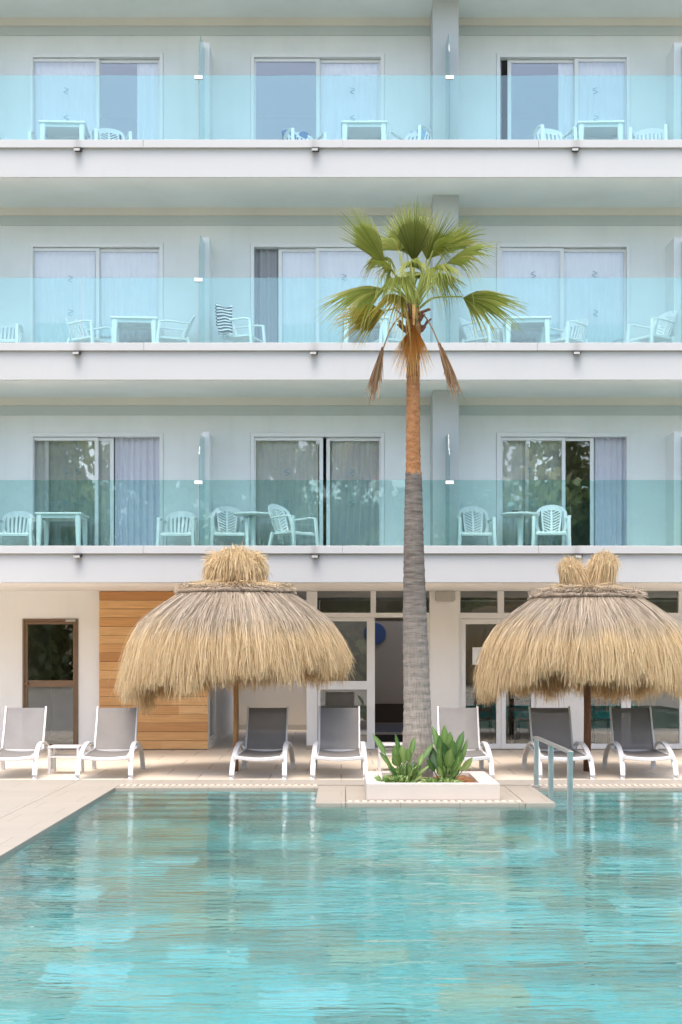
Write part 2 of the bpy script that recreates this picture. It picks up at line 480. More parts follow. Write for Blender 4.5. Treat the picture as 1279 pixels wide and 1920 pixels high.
cp.box(POOL[0]+.018, POOL[1]-.004, 3.604, POOL[2], -.15, .002)
cp.box(PROT[0], .046, PROT[2], 18.05, -.15, .002)       # peninsula left strip
cp.box(1.924, PROT[1], PROT[2], 18.05, -.15, .002)      # right strip
cp.box(.05, 1.92, PROT[2], 16.12, -.15, .002)
cp.box(.05, 1.92, 16.30, 18.05, -.15, -.001)
tag(obj('pool_coping', cp, M['coping'], bevel=.006), 'beige stone coping around the pool and planter', 'coping', kind='structure')

# overflow grates (comb-like white slots)
def grate(x0, x1, y0, y1, label, step=.075):
    b = MB(); b.box(x0, x1, y0, y1, -.14, -.012)
    n = int((x1-x0)/step)
    for i in range(n):
        xx = x0 + (i+.5)*(x1-x0)/n
        b.box(xx-.022, xx+.022, y0+.002, y1-.002, -.0115, .001)
    tag(obj('overflow_grate', b, M['grate']), label, 'grate', 'overflow grates at the pool edge')
grate(-2.64, PROT[0]-.004, 18.06, 18.26, 'slotted pale grate along the far pool edge, left of the planter')
grate(PROT[1]+.004, 9.49, 18.06, 18.26, 'slotted pale grate along the far pool edge, behind the handrail')
grate(.052, 1.918, 16.125, 16.295, 'slotted pale grate along the foot of the planter front')
l_ = MB(); l_.box(POOL[0]+.018, PROT[0]-.004, POOL[3]-.02, 18.055, -.13, -.004); l_.box(PROT[1]+.004, 9.48, POOL[3]-.02, 18.055, -.13, -.004)
tag(obj('pool_lip', l_, M['coping']), 'low wet stone lip where the water meets the far edge', 'coping', kind='structure')

# basin with underwater steps
b = MB(); x0,x1,y0,y1 = POOL; D = -1.35
b.quad((x0,y0,D),(x1,y0,D),(x1,y1,D),(x0,y1,D))
b.quad((x0,y0,D),(x0,y1,D),(x0,y1,-.02),(x0,y0,-.02)); b.quad((x1,y1,D),(x1,y0,D),(x1,y0,-.02),(x1,y1,-.02))
b.quad((x1,y0,D),(x0,y0,D),(x0,y0,-.02),(x1,y0,-.02)); b.quad((x0,y1,D),(x1,y1,D),(x1,y1,-.02),(x0,y1,-.02))
b.box(PROT[0]+.01, PROT[1]-.01, PROT[2]+.01, y1-.002, D+.002, -.12)
for i in range(5):
    b.box(x0+.004, PROT[0]+.005, y1-.34*(i+1), y1-.004-.34*i, D+.003, -.17-.20*i)
    b.box(PROT[1]-.005, 5.0, y1-.36*(i+1), y1-.004-.36*i, D+.003, -.19-.21*i)
tag(obj('pool_basin', b, M['pooltile']), 'pool floor of patchy aqua and green stone tiles with steps', 'pool', kind='structure')
ed = MB()
for i in range(5):
    ed.box(x0+.006, PROT[0]+.0, y1-.34*(i+1)-.004, y1-.34*(i+1)+.045, -.17-.20*i, -.165-.20*i)
tag(obj('step_edging', ed, M['darkwood']), 'dark edging strips on the underwater pool steps', 'step edge', kind='structure')
w = MB(); w.quad((x0,y0,WZ),(x1,y0,WZ),(x1,y1,WZ),(x0,y1,WZ))
# cut the peninsula out of the sheet
w = MB()
w.quad((x0,y0,WZ),(x1,y0,WZ),(x1,PROT[2],WZ),(x0,PROT[2],WZ))
w.quad((x0,PROT[2],WZ),(PROT[0],PROT[2],WZ),(PROT[0],y1,WZ),(x0,y1,WZ))
w.quad((PROT[1],PROT[2],WZ),(x1,PROT[2],WZ),(x1,y1,WZ),(PROT[1],y1,WZ))
tag(obj('pool_water', w, M['water']), 'clear rippled turquoise pool water', 'water', kind='structure')

# ------------------------------------------------------------------ hotel
hotel = thing('hotel_building', 'white hotel with three rows of aqua glass balconies above a glazed ground floor', 'building', (0, YW, 0))
HO = Vector((0, YW, 0))
def hpart(name, mb, mat, parent=None, **kw):
    mb.v = [(x, y-YW, z) for (x,y,z) in mb.v]
    return obj(name, mb, mat, parent or hotel, **kw)

def holed_wall(x0, x1, z0, z1, holes, ya, yb):
    xs = sorted({x0, x1, *[h[0] for h in holes], *[h[1] for h in holes]})
    zs = sorted({z0, z1, *[h[2] for h in holes], *[h[3] for h in holes]})
    def solid(i, j):
        if i < 0 or j < 0 or i >= len(xs)-1 or j >= len(zs)-1: return False
        cx = (xs[i]+xs[i+1])/2; cz = (zs[j]+zs[j+1])/2
        return not any(h[0] < cx < h[1] and h[2] < cz < h[3] for h in holes)
    m = MB()
    for i in range(len(xs)-1):
        for j in range(len(zs)-1):
            if not solid(i, j): continue
            a,b_,c,d = xs[i], xs[i+1], zs[j], zs[j+1]
            m.quad((a,ya,c),(b_,ya,c),(b_,ya,d),(a,ya,d)); m.quad((b_,yb,c),(a,yb,c),(a,yb,d),(b_,yb,d))
            if not solid(i-1,j): m.quad((a,yb,c),(a,ya,c),(a,ya,d),(a,yb,d))
            if not solid(i+1,j): m.quad((b_,ya,c),(b_,yb,c),(b_,yb,d),(b_,ya,d))
            if not solid(i,j-1): m.quad((a,yb,c),(b_,yb,c),(b_,ya,c),(a,ya,c))
            if not solid(i,j+1): m.quad((a,ya,d),(b_,ya,d),(b_,yb,d),(a,yb,d))
    return m

BAY = 7.19/2
WX = [-4.77, -1.39, 2.37]; WW = 2.05
allx = [WX[0]-7.19, WX[1]-7.19] + WX + [WX[0]+2*7.19-3.5, ]
allx = [-8.6] + WX + [5.80, 9.5]
FLOOR = [2.93, 5.83, 8.73]
for k in range(3):
    holes = [(x, x+WW, FLOOR[k]+.003, FLOOR[k]+2.006) for x in allx]
    ztop = LEV[k+1]-.28
    hpart('wall', holed_wall(XL, XR, FLOOR[k], ztop, holes, YW, YW+.16), M['wall'])
    hpart('beam', MB().box(XL, XR, YW-.012, YW+.16, ztop+.002, LEV[k+1]-.135), M['band'], bevel=.004)
    hpart('cornice', MB().box(XL, XR, YW-.03, YW+.16, LEV[k+1]-.133, LEV[k+1]-.001), M['cove'], bevel=.01)
    # room interiors behind each bay
    rm = MB()
    rm.box(XL, XR, YW+4.4, YW+4.5, FLOOR[k], LEV[k+1])
    for xx in [-6.6, -2.9, .75+.0, 4.6, 8.6]:
        pass
    for xx in (-9.0, -5.2, -2.06, 1.52, 5.1, 8.5):
        rm.box(xx-.06, xx+.06, YW+.17, YW+4.39, FLOOR[k]+.004, LEV[k+1]-.004)
    hpart('room_interior', rm, M['room'])
for k in range(4):
    z0 = LEV[k]; zc = z0+.52
    sl = MB(); sl.box(XL, XR, YF+.03, YF+.20, z0, zc-.115)          # fascia
    sl.box(XL, XR, YF+.20, YW+6.5 if k == 0 else YW+4.5, z0+.004, z0+.35)    # slab; lowest one stops short, added gap lets daylight into alcove and hall
    slab = hpart('balcony_slab', sl, M['fascia'])
    so = MB(); so.box(XL, XR, YF+.055, (YG if k == 0 else YW)-.002, z0-.012, z0+.002)
    hpart('soffit', so, M['soffit'] if k else M['groundwall'], slab)
    cpb = MB()
    xs_ = [XL, -6.8, -2.82+.0, .0, 2.80, 6.6, XR] if k % 2 else [XL, -6.8, -2.83, .02, 2.82, 6.6, XR]
    for a, c in zip(xs_[:-1], xs_[1:]):
        cpb.box(a+.0012, c-.0012, YF-.02, YF+.24, zc-.113, zc)
    hpart('coping', cpb, M['fascia'], slab, bevel=.006)
# column
for xa in (1.36,):
    cm = MB()
    for k in range(3): cm.box(xa, xa+.385, 22.74, YW+.005, FLOOR[k], LEV[k+1]-.014)
    hpart('column', cm, M['column'], bevel=.008)
# dividers: a masonry fin at the wall and a glass screen in front of it
dx = [-2.02-7.19/2-.03, -2.02, 5.04]
for k in range(3):
    for i, x in enumerate(dx):
        hi = FLOOR[k]+1.94
        fa, fb = (x-.05, x+.055) if i < 2 else (4.96, 5.10)
        if i == 2: x = 5.09
        hpart('divider_fin', MB().box(fa, fb, 22.84, YW+.003, FLOOR[k], hi), M['wall'], bevel=.006)
        poly = [(YF+.13, FLOOR[k]+.2), (YF+.13, FLOOR[k]+1.49), (22.25, FLOOR[k]+1.80), (22.835, FLOOR[k]+1.86), (22.835, FLOOR[k]+.05), (YF+.25, FLOOR[k]+.05)]
        hpart('divider_glass', MB().prism(poly, x-.03, x-.018, 'x'), M['glass_div'])
    # the screen that ends at the column
    poly = [(YF+.13, FLOOR[k]+.2), (YF+.13, FLOOR[k]+1.49), (22.2, FLOOR[k]+1.80), (22.735, FLOOR[k]+1.86), (22.735, FLOOR[k]+.05), (YF+.25, FLOOR[k]+.05)]
    hpart('divider_glass', MB().prism(poly, 1.548, 1.560, 'x'), M['glass_div'])
    # glass balustrade
    zc = LEV[k]+.52
    edges = [XL, -5.63, -2.045, 1.552, 5.14, 8.75, XR]
    edges = sorted(edges + ([PX(1070, YF+.05)] if k == 0 else [PX(150, YF+.05)] if k == 1 else []))
    clips = (-5.63, -2.045, 1.552, 5.14)
    for a, c in zip(edges[:-1], edges[1:]):
        gp = hpart('balustrade_glass', MB().box(a+.006, c-.006, YF+.05, YF+.062, zc+.002, zc+.945), M['glass_rail'])
        if c in clips: hpart('glass_clip', MB().box(c-.058, c+.058, YF+.028, YF+.084, zc+.885, zc+.935), M['pvc'], gp, bevel=.004)
# drain spouts / fittings under the coping
for k, (pxs, mt) in enumerate((((147, 592, 1085), 0), ((145, 589, 1082), 0), ((147, 592, 1079), 0))):
    for px in pxs:
        x = PX(px, YF); z = LEV[k]+.52-.113
        sp = hpart('drain_spout', MB().box(x-.05, x+.05, YF-.075, YF+.03, z-.05, z-.006), M['black'], bevel=.008)
        hpart('spout_mouth', MB().box(x-.056, x+.03, YF-.079, YF-.074, z-.062, z-.03), M['greyplastic'], sp)

# ---- sliding windows
YS1, YS2 = YW+.05, YW+.095
def ring(m, x0, x1, z0, z1, ya, yb, w, wt=None, wb=None):
    wt = w if wt is None else wt; wb = w if wb is None else wb
    m.box(x0, x0+w, ya, yb, z0, z1); m.box(x1-w, x1, ya, yb, z0, z1)
    m.box(x0+w, x1-w, ya, yb, z1-wt, z1); m.box(x0+w, x1-w, ya, yb, z0, z0+wb)
def smark(x, z, y, sc=.05, mirror=1):
    pts = []
    for i in range(15):
        t = i/14*2-1
        pts.append((x+mirror*sc*.8*math.sin(t*4.2)*(1-.25*abs(t)), y, z+sc*t*(1.0)))
    return MB().tube(pts, .0055, .0055, 5)
def window(k, x0, sashes, marks=()):
    z0, z1 = FLOOR[k]+.006, FLOOR[k]+2.003
    m = MB(); ring(m, x0+.003, x0+WW-.003, z0, z1, YW-.015, YW+.13, .055, .06, .03)
    w = hpart('window', m, M['pvc'], bevel=.004)
    for (a, b, d) in sashes:
        xa, xb = PX(a, YW+.06), PX(b, YW+.06)
        y = YS1 if d == 0 else YS2
        s_ = MB(); ring(s_, xa, xb, z0+.034, z1-.064, y-.018, y+.018, .058, .05, .07)
        hpart('sash', s_, M['pvc'], w, bevel=.004)
        hpart('pane', MB().box(xa+.05, xb-.05, y-.003, y+.003, z0+.09, z1-.105), M['glass_win'], w)
    for (px, py, d) in marks:
        y = (YS1 if d == 0 else YS2)-.008
        hpart('window_sticker', smark(PX(px, y), PZ(py, y), y, .05, random.choice((1,-1))), M['sticker'], w, smooth=True)
    return w
random.seed(4)
window(2, WX[0], [(58,187,0),(181,303,1)], [(124,170,0),(124,222,0)])
window(2, WX[1], [(473,600,0),(594,717,1)], [(661,170,1),(661,222,1)])
window(2, WX[2], [(952,1083,1),(1077,1179,0)], [(1116,170,0),(1118,222,0)])
window(1, WX[0], [(58,187,0),(181,303,1)], [(132,523,0),(132,586,0)])
window(1, WX[1], [(522,600,1),(592,717,0)], [(645,520,0),(646,586,0)])
window(1, WX[2], [(935,1057,0),(1051,1177,1)], [(1000,515,0),(1115,514,1),(1117,587,1)])
window(0, WX[0], [(58,185,0),(84,213,1)], [(123,884,0),(147,884,1),(125,944,0),(146,944,1)])
window(0, WX[1], [(473,606,0),(612,718,1)], [(538,886,0),(537,944,0),(660,886,1),(660,944,1)])
window(0, WX[2], [(935,1060,0),(985,1114,1)], [(995,880,0),(997,943,0)])
for k in range(3):
    for x in (-8.6, 5.80, 9.5):
        a = VX+(x+.03)*S(YW+.06); c = VX+(x+WW-.03)*S(YW+.06)
        window(k, x, [(a,(a+c)/2+3,0),((a+c)/2-3,c,1)])

# ---- curtains: hang inside, top-level
def curtain(k, a, b, mat, label, amp=.014, tie=0.0, seed=0):
    rnd = random.Random(seed*17+k*5+a)
    y = YW+.155
    xa, xb = PX(a, y), PX(b, y)
    n = max(10, int((xb-xa)/.012)); zt, zb = FLOOR[k]+1.98, FLOOR[k]+.03
    nz = 9
    ph = rnd.random()*6; fr = rnd.uniform(58, 70); jit = [rnd.uniform(-.6,.6) for _ in range(n+1)]
    m = MB()
    for j in range(nz+1):
        tz = j/nz; z = zt+(zb-zt)*tz
        for i in range(n+1):
            u = i/n
            uu = u
            x = xa+(xb-xa)*uu
            if tie: x = x + tie*(1-u)*(tz**1.5)*.28
            yy = y + amp*(.5+.5*tz)*math.sin(fr*(xb-xa)*u + ph + .8*math.sin(9*u*(xb-xa)+ph)) + .006*math.sin(7*u+5*tz+ph)
            m.v.append((x, yy, z))
    for j in range(nz):
        for i in range(n):
            q = j*(n+1)+i; m.f.append((q, q+1, q+n+2, q+n+1))
    o = obj('curtain', m, M[mat], smooth=True)
    tag(o, label, 'curtain', 'curtains behind the balcony doors')
CW = 'white sheer curtain'
curtain(2, 62, 184, 'curtain', 'wide white sheer curtain across the top-left window, behind the square table')
curtain(2, 257, 302, 'curtain', 'narrow white curtain at the right edge of the top-left window')
curtain(2, 598, 716, 'curtain', 'white sheer curtain in the right half of the top-middle window')
curtain(2, 926, 940, 'curtain', 'thin sliver of curtain at the open left edge of the top-right window', tie=-.1)
curtain(2, 1047, 1080, 'curtain', 'narrow pale curtain beside the mullion of the top-right window')
curtain(2, 1084, 1178, 'curtain', 'white sheer curtain in the right half of the top-right window')
curtain(1, 58, 178, 'curtain', 'pale sheer curtain in the left half of the middle-floor left window')
curtain(1, 184, 302, 'curtain', 'pale sheer curtain in the right half of the middle-floor left window')
curtain(1, 469, 524, 'greycurtain', 'dark grey gathered curtain in the open gap left of the palm crown', .03)
curtain(1, 530, 592, 'curtain', 'white sheer curtain behind the sash just left of the palm crown')
curtain(1, 597, 716, 'curtain', 'white sheer curtain behind the palm crown')
curtain(1, 935, 1052, 'curtain', 'pale sheer curtain in the left half of the window right of the palm crown')
curtain(1, 1057, 1178, 'curtain', 'pale sheer curtain in the right half of the window right of the palm crown')
curtain(0, 60, 88, 'greencurtain', 'narrow grey-green curtain at the left edge of the lowest balcony left window')
curtain(0, 92, 212, 'greencurtain', 'grey-green curtain behind glass above the square table on the lowest balcony')
curtain(0, 216, 306, 'lavender', 'lavender curtain filling the open door at the lower-left balcony', .032)
curtain(0, 474, 597, 'greencurtain', 'grey-green curtain above the round table left of the palm trunk', .02)
curtain(0, 622, 718, 'curtain', 'pale curtain with a slanting left edge just left of the palm trunk', .022, tie=-.35)
curtain(0, 934, 984, 'greencurtain', 'narrow grey-green curtain left of the right-hand round table')
curtain(0, 989, 1052, 'greencurtain', 'grey-green curtain behind the chevron chair right of the palm')
curtain(0, 1114, 1182, 'lavender', 'lavender curtain hanging in the open door at the lower-right balcony', .032)

# ---- ground floor
gw = MB()
GX = {'clad0': PX(186, YG-.06), 'clad1': PX(390, YG-.06)}
brown = (PX(42, YG), PX(147, YG), .06, PZ(1160, YG))
hpart('ground_wall', holed_wall(XL, PX(388, YG), 0, 2.57, [brown], YG, YG+.2), M['groundwall'])
cl = MB()
nb = 18; hb = 2.55/nb
for i in range(nb):
    cl.box(GX['clad0'], GX['clad1'], YG-.06, YG-.004, .012+i*hb+.0025, .012+(i+1)*hb-.0025)
hpart('wood_cladding', cl, M['cedar'], bevel=.003)
hpart('cladding_backing', MB().box(GX['clad0']+.01, GX['clad1']-.01, YG-.05, YG-.003, .014, 2.56), M['darkwood'])
# brown door
bx0, bx1, bz0, bz1 = brown
dm = MB(); ring(dm, bx0+.004, bx1-.004, .01, bz1-.004, YG-.02, YG+.10, .035)
ring(dm, bx0+.041, bx1-.041, .03, bz1-.041, YG+.0, YG+.05, .045, .05, .06)
zm = PZ(1282, YG); dm.box(bx0+.086, bx1-.086, YG+.0, YG+.05, zm-.055, zm+.055)
bd = hpart('brown_door', dm, M['bronze'], bevel=.004)
hpart('pane', MB().box(bx0+.08, bx1-.08, YG+.022, YG+.028, .085, bz1-.085), M['glass_door'], bd)
hpart('door_knob', MB().lathe([(.0,0),(.028,.004),(.034,.03),(.02,.05),(.0,.052)], 14).move(Matrix.Translation((bx0+.075, YG-.002, zm)) @ Matrix.Rotation(R(90), 4, 'X')), M['bronze'], bd, smooth=True)
hpart('door_closer', MB().box(bx1-.20, bx1-.04, YG-.05, YG-.02, bz1-.05, bz1-.012), M['greyplastic'], bd, bevel=.006)
# store room behind it
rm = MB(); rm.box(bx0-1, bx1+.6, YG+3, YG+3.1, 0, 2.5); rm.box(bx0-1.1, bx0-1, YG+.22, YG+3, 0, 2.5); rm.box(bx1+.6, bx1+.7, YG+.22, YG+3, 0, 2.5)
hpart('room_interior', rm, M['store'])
# alcove
ax0, ax1, yb = -2.16, -.565, 31.3  # back wall lies beyond the slab end, under the added daylight gap
al = MB()
al.box(ax0-.12, ax0, YG-.02, YG+.35, 0, 2.566); al.box(ax0-.12, ax0, YG+1.6, yb, 0, 2.566)
al.box(ax0-.12, ax0, YG+.35, YG+1.6, 2.15, 2.566); al.box(ax0-.12, ax0, YG+.35, YG+1.6, 0, .1)
hpart('alcove_wall', al, M['groundwall'])
hpart('alcove_back_wall', MB().box(ax0-.12, ax1+.13, yb+.002, yb+.12, 0, 2.566), M['cream'])
hpart('alcove_skirting', MB().box(ax0+.003, ax1-.003, yb-.02, yb, 0.002, .10), M['dim'])
sd = MB(); 
for (a, c, d, e) in ((YG+.352, YG+.41, .102, 2.148), (YG+1.54, YG+1.598, .102, 2.148), (YG+.41, YG+1.54, .102, .17), (YG+.41, YG+1.54, 2.08, 2.148)):
    sd.box(ax0-.09, ax0-.03, a, c, d, e)
sdo = hpart('side_door', sd, M['pvc'])
hpart('pane', MB().box(ax0-.063, ax0-.057, YG+.41, YG+1.54, .17, 2.08), M['glass_door'], sdo)
hpart('room_interior', MB().box(ax0-3.2, ax0-3.1, YG+.3, yb, 0, 2.5), M['dim'])
hpart('alcove_wall', MB().box(ax1, ax1+.12, YG+.12, yb, 0, 2.566), M['groundwall'])
# entrance glazing  (575..805)
def X(px): return PX(px, YG)
def Z(py): return PZ(py, YG)
TOPZ = 2.564
fr = MB()
def vbar(a, b, z0=0.0, z1=TOPZ, y0=-.03, y1=.09): fr.box(X(a), X(b), YG+y0, YG+y1, z0, z1)
def hbar(a, b, p0, p1, y0=-.028, y1=.088): fr.box(X(a), X(b), YG+y0, YG+y1, Z(p1), Z(p0))
vbar(575, 595, 0.07)
ent = None
hbar(595.2, 804.8, 1092, 1106); hbar(595.2, 804.8, 1149, 1158); vbar(695, 705, Z(1149), Z(1106), -.026, .086)
vbar(800, 805, 0, Z(1158), -.026, .086)
ent = hpart('entrance_frame', fr, M['pvc'], bevel=.004)
hpart('stone_plinth', MB().box(X(575)-.005, X(595)+.005, YG-.034, YG+.095, .001, .068), M['coping'], ent)
for (a, c) in ((595, 695), (705, 804.8)):
    hpart('pane', MB().box(X(a)+.002, X(c)-.002, YG+.03, YG+.036, Z(1149)+.002, Z(1106)-.002), M['glass_door'], ent)
lf = MB(); ring(lf, X(595.5), X(702.5), .012, Z(1158)-.004, YG+.0, YG+.055, .062+.06, .06, .10)
lf = MB()
lf.box(X(595.5), X(601), YG+.0, YG+.055, .012, Z(1158)-.004); lf.box(X(688), X(703), YG+.0, YG+.055, .012, Z(1158)-.004)
for (p0, p1) in ((1158.5, 1165), (1277, 1293), (1392, 1404)): lf.box(X(601), X(688), YG+.0, YG+.055, Z(p1), Z(p0))
ld = hpart('entrance_door', lf, M['pvc'], bevel=.004)
for (p0, p1) in ((1165, 1277), (1293, 1392)):
    hpart('pane', MB().box(X(601)+.001, X(688)-.001, YG+.025, YG+.031, Z(p1)+.001, Z(p0)-.001), M['glass_door'], ld)
hpart('threshold', MB().box(X(703)+.01, X(800)-.01, YG+.0, YG+.09, .002, .03), M['dim'], ent)
# entrance hall, its back run past the slab so the added gap lights it
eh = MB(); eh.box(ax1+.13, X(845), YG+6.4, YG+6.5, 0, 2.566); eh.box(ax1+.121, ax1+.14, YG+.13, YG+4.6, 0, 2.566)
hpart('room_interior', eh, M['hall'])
hpart('gap_screen', MB().box(ax1+.15, X(845), YG+4.3, YG+4.42, 2.17, 2.566), M['cream'])  # added to hide the bright slab gap from view through the transoms
hpart('hall_step', MB().box(ax1+.15, X(860)-.12, YG+2.2, YG+6.38, .002, .17), M['darkwood'])
hpart('hall_step_nosing', MB().box(ax1+.15, X(860)-.12, YG+2.16, YG+2.2, .13, .172), M['cream'])
hpart('hall_counter', MB().box(X(700), X(860)-.2, YG+5.9, YG+6.38, .172, .55), M['darkwood'])
pier = MB().box(X(805)+.001, X(860)-.001, YG-.06, YG+.25, 0, 2.567)
hpart('ground_wall', pier, M['groundwall'], bevel=.006)
# right glazing 860..1290+
fr = MB()
hbar(860.2, 1400, 1092, 1107); hbar(860.2, 1400, 1149, 1160)
for (a, c) in ((860.2, 863), (933, 945), (1013, 1024), (1095,1100), (1167,1182), (1272, 1284), (1370, 1400)):
    fr.box(X(a), X(c), YG-.026, YG+.086, Z(1149), Z(1107))
fr.box(X(1005), X(1030), YG-.03, YG+.09, .012, Z(1160)); fr.box(X(860.2), X(864), YG-.026, YG+.086, .012, Z(1160))
rf = hpart('terrace_door_frame', fr, M['pvc'], bevel=.004)
for (a, c) in ((863,933),(945,1013),(1024,1095),(1100,1167),(1182,1272),(1284,1370)):
    hpart('pane', MB().box(X(a)+.001, X(c)-.001, YG+.03, YG+.036, Z(1149)+.001, Z(1107)-.001), M['glass_door'], rf)
hpart('white_panel', MB().box(X(1030)+.001, X(1096), YG-.02, YG+.10, .012, Z(1160)-.001), M['pvc'], rf, bevel=.004)
def leaf_door(a, c, handle=None, fw=.075):
    m = MB(); ring(m, X(a), X(c), .014, Z(1160)-.004, YG+.0, YG+.055, fw, .085, .085)
    d = hpart('terrace_door', m, M['pvc'], bevel=.004)
    hpart('pane', MB().box(X(a)+fw, X(c)-fw, YG+.025, YG+.031, .099, Z(1160)-.089), M['glass_door'], d)
    if handle:
        hx = X(handle)
        hpart('handle', MB().box(hx-.012, hx+.012, YG-.045, YG-.002, 1.0-.06, 1.0+.06), M['greyplastic'], d, bevel=.004)
leaf_door(864.5, 939.5); leaf_door(940, 1004.8); leaf_door(1096.5, 1174); leaf_door(1174.5, 1283, 1276); leaf_door(1283.5, 1400)
hpart('ground_wall', MB().box(X(1400)+.002, XR, YG, YG+.2, 0, 2.567), M['groundwall'])
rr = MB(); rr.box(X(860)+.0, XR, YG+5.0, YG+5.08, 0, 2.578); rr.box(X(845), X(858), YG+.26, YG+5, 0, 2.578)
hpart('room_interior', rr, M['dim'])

# ------------------------------------------------------------------ balcony furniture
def bent(u, v):
    """backrest surface: u across (-.23..+.23), v up from the seat (0..0.42)"""
    y = .19 + .17*v/.42 - .055*(abs(u)/.23)**2
    return Vector((u, y, .42+v))
def ribbon(m, path, w, th=.016):
    """strip of width w along a (u,v) path on the backrest"""
    n = len(path); n0 = len(m.v)
    for i, (u, v) in enumerate(path):
        a = path[max(i-1,0)]; c = path[min(i+1,n-1)]
        tx, ty = c[0]-a[0], c[1]-a[1]; L = math.hypot(tx, ty) or 1
        nx, ny = -ty/L*w/2, tx/L*w/2
        p, q = bent(u+nx, v+ny), bent(u-nx, v-ny)
        o = Vector((0, th, 0))
        for r in (p, q, q+o, p+o): m.v.append(tuple(r))
    for i in range(n-1):
        for j in range(4):
            j2 = (j+1) % 4
            m.f.append((n0+i*4+j, n0+(i+1)*4+j, n0+(i+1)*4+j2, n0+i*4+j2))
    m.f.append((n0, n0+1, n0+2, n0+3)); e = n0+(n-1)*4; m.f.append((e+3, e+2, e+1, e))
def make_chair(kind, label):
    t = thing('plastic_chair', label, 'chair', group='white plastic chairs on the balconies')
    H = .43 if kind == 'chevron' else .36
    s = MB(); n = 8
    for th in (0, -.028):
        for j in range(n+1):
            for i in range(n+1):
                u = i/n*2-1; v = j/n
                wx = .225*(1-.10*v)
                dip = -.022*(1-u*u)*math.sin(math.pi*v)
                fr = -.03*max(0, .12-v)/.12
                s.v.append((u*wx, -.24+.44*v, .435+dip+fr-.012*v+th))
    k = (n+1)**2
    for j in range(n):
        for i in range(n):
            q = j*(n+1)+i
            s.f.append((q, q+1, q+n+2, q+n+1)); s.f.append((k+q, k+q+n+1, k+q+n+2, k+q+1))
    rim = [i for i in range(n+1)] + [(j+1)*(n+1)-1 for j in range(1, n+1)] + [n*(n+1)+i for i in range(n-1,-1,-1)] + [j*(n+1) for j in range(n-1,0,-1)]
    for i in range(len(rim)):
        a, b_ = rim[i], rim[(i+1) % len(rim)]; s.f.append((b_, a, k+a, k+b_))
    obj('seat', s, M['plastic'], t, smooth=False)
    b = MB(); W = .215
    top = [(-W*.78, -.02)] + [(-W, H*.25), (-W*1.02, H*.55)] + [(-W*.98*math.cos(a), H*.70+H*.30*math.sin(a)) for a in [math.pi*i/14 for i in range(1, 14)]] + [(W*1.02, H*.55), (W, H*.25), (W*.78, -.02)]
    ribbon(b, top, .045)
    ribbon(b, [(-W*.80, .0), (0, .0), (W*.80, .0)], .05)
    if kind == 'chevron':
        ribbon(b, [(-W*.75, H*.86), (-W*.3, H*.93), (0, H*.95), (W*.3, H*.93), (W*.75, H*.86)], .075)
        ribbon(b, [(0, .01), (0, H*.5), (0, H*.93)], .030)
        ribbon(b, [(-W*.52, .01), (-W*.62, H*.4), (-W*.66, H*.80)], .024); ribbon(b, [(W*.52, .01), (W*.62, H*.4), (W*.66, H*.80)], .024)
        for i in range(8):
            v = .03+i*.042
            for sgn in (-1, 1): ribbon(b, [(0, v-.005), (sgn*W*.3, v+.025), (sgn*W*.62, v+.06)], .020)
    else:
        ribbon(b, [(-W*.78, H*.82), (-W*.3, H*.90), (0, H*.92), (W*.3, H*.90), (W*.78, H*.82)], .085)
        for i in range(6):
            u = (-1+2*i/5)*W*.72
            ribbon(b, [(u*.85, .0), (u*.95, H*.45), (u, H*.85)], .032)
    obj('backrest', b, M['plastic'], t)
    for sx in (-1, 1):
        a = MB()
        a.bar([(sx*.255, -.235, .635), (sx*.265, -.12, .655), (sx*.262, .04, .645), (sx*.235, .21, .635)], .055, .022)
        obj('armrest', a, M['plastic'], t, bevel=.004)
        f = MB(); f.bar([(sx*.275, -.27, 0), (sx*.258, -.245, .42), (sx*.255, -.225, .645)], .05, .045, w1=.05, h1=.035, up=(0,1,0))
        obj('leg', f, M['plastic'], t)
        f = MB(); f.bar([(sx*.255, .30, 0), (sx*.225, .20, .43)], .05, .04, up=(0,1,0))
        obj('leg', f, M['plastic'], t)
    return t
chev = make_chair('chevron', ''); slat = make_chair('slatted', '')
used = {}
def chair(kind, k, px, Y, rz, label):
    proto = chev if kind == 'c' else slat
    x = PX(px, Y)
    if kind not in used:
        used[kind] = 1; proto.location = (x, Y, FLOOR[k]+.001); proto.rotation_euler = (0,0,R(rz)); proto['label'] = label; return proto
    return dup(proto, (x, Y, FLOOR[k]+.001), R(rz), label)
# rz = 0 faces the camera
chair('s', 0, 29, 23.0, 3, 'slatted plastic chair at the far left end of the lowest balcony row')
chair('s', 0, 334, 23.0, -3, 'slatted plastic chair in front of the lavender curtain, left of the glass screen')
chair('c', 0, 428, 22.95, 8, 'chevron-backed plastic chair just right of the lower-left glass screen')
chair('c', 0, 549, 22.75, 50, 'high-backed plastic chair turned to face right, right of the left round table')
chair('c', 0, 891, 22.95, 2, 'chevron-backed plastic chair just right of the palm trunk and glass screen')
chair('c', 0, 1034, 22.75, -8, 'chevron-backed plastic chair in front of the open dark door, right round table')
chair('s', 1, 6, 23.1, 0, 'slatted plastic chair cut off at the left edge of the middle balcony row')
chair('s', 1, 168, 22.95, 62, 'plastic chair facing right, left of the square table on the middle balcony')
chair('s', 1, 322, 22.95, -75, 'plastic chair facing left, right of the left square table on the middle balcony')
tow_ch = chair('c', 1, 455, 22.80, 70, 'plastic chair with a black and white striped towel over its back')
chair('s', 1, 727, 23.05, -65, 'plastic chair hidden behind the palm crown on the middle balcony')
chair('s', 1, 905, 23.0, 58, 'plastic chair facing right, below the right-hand palm frond')
chair('s', 1, 1060, 23.0, -50, 'plastic chair facing left, just right of the middle balcony right table')
chair('c', 1, 1222, 22.80, -58, 'high-backed plastic chair facing left at the far right of the middle balcony')
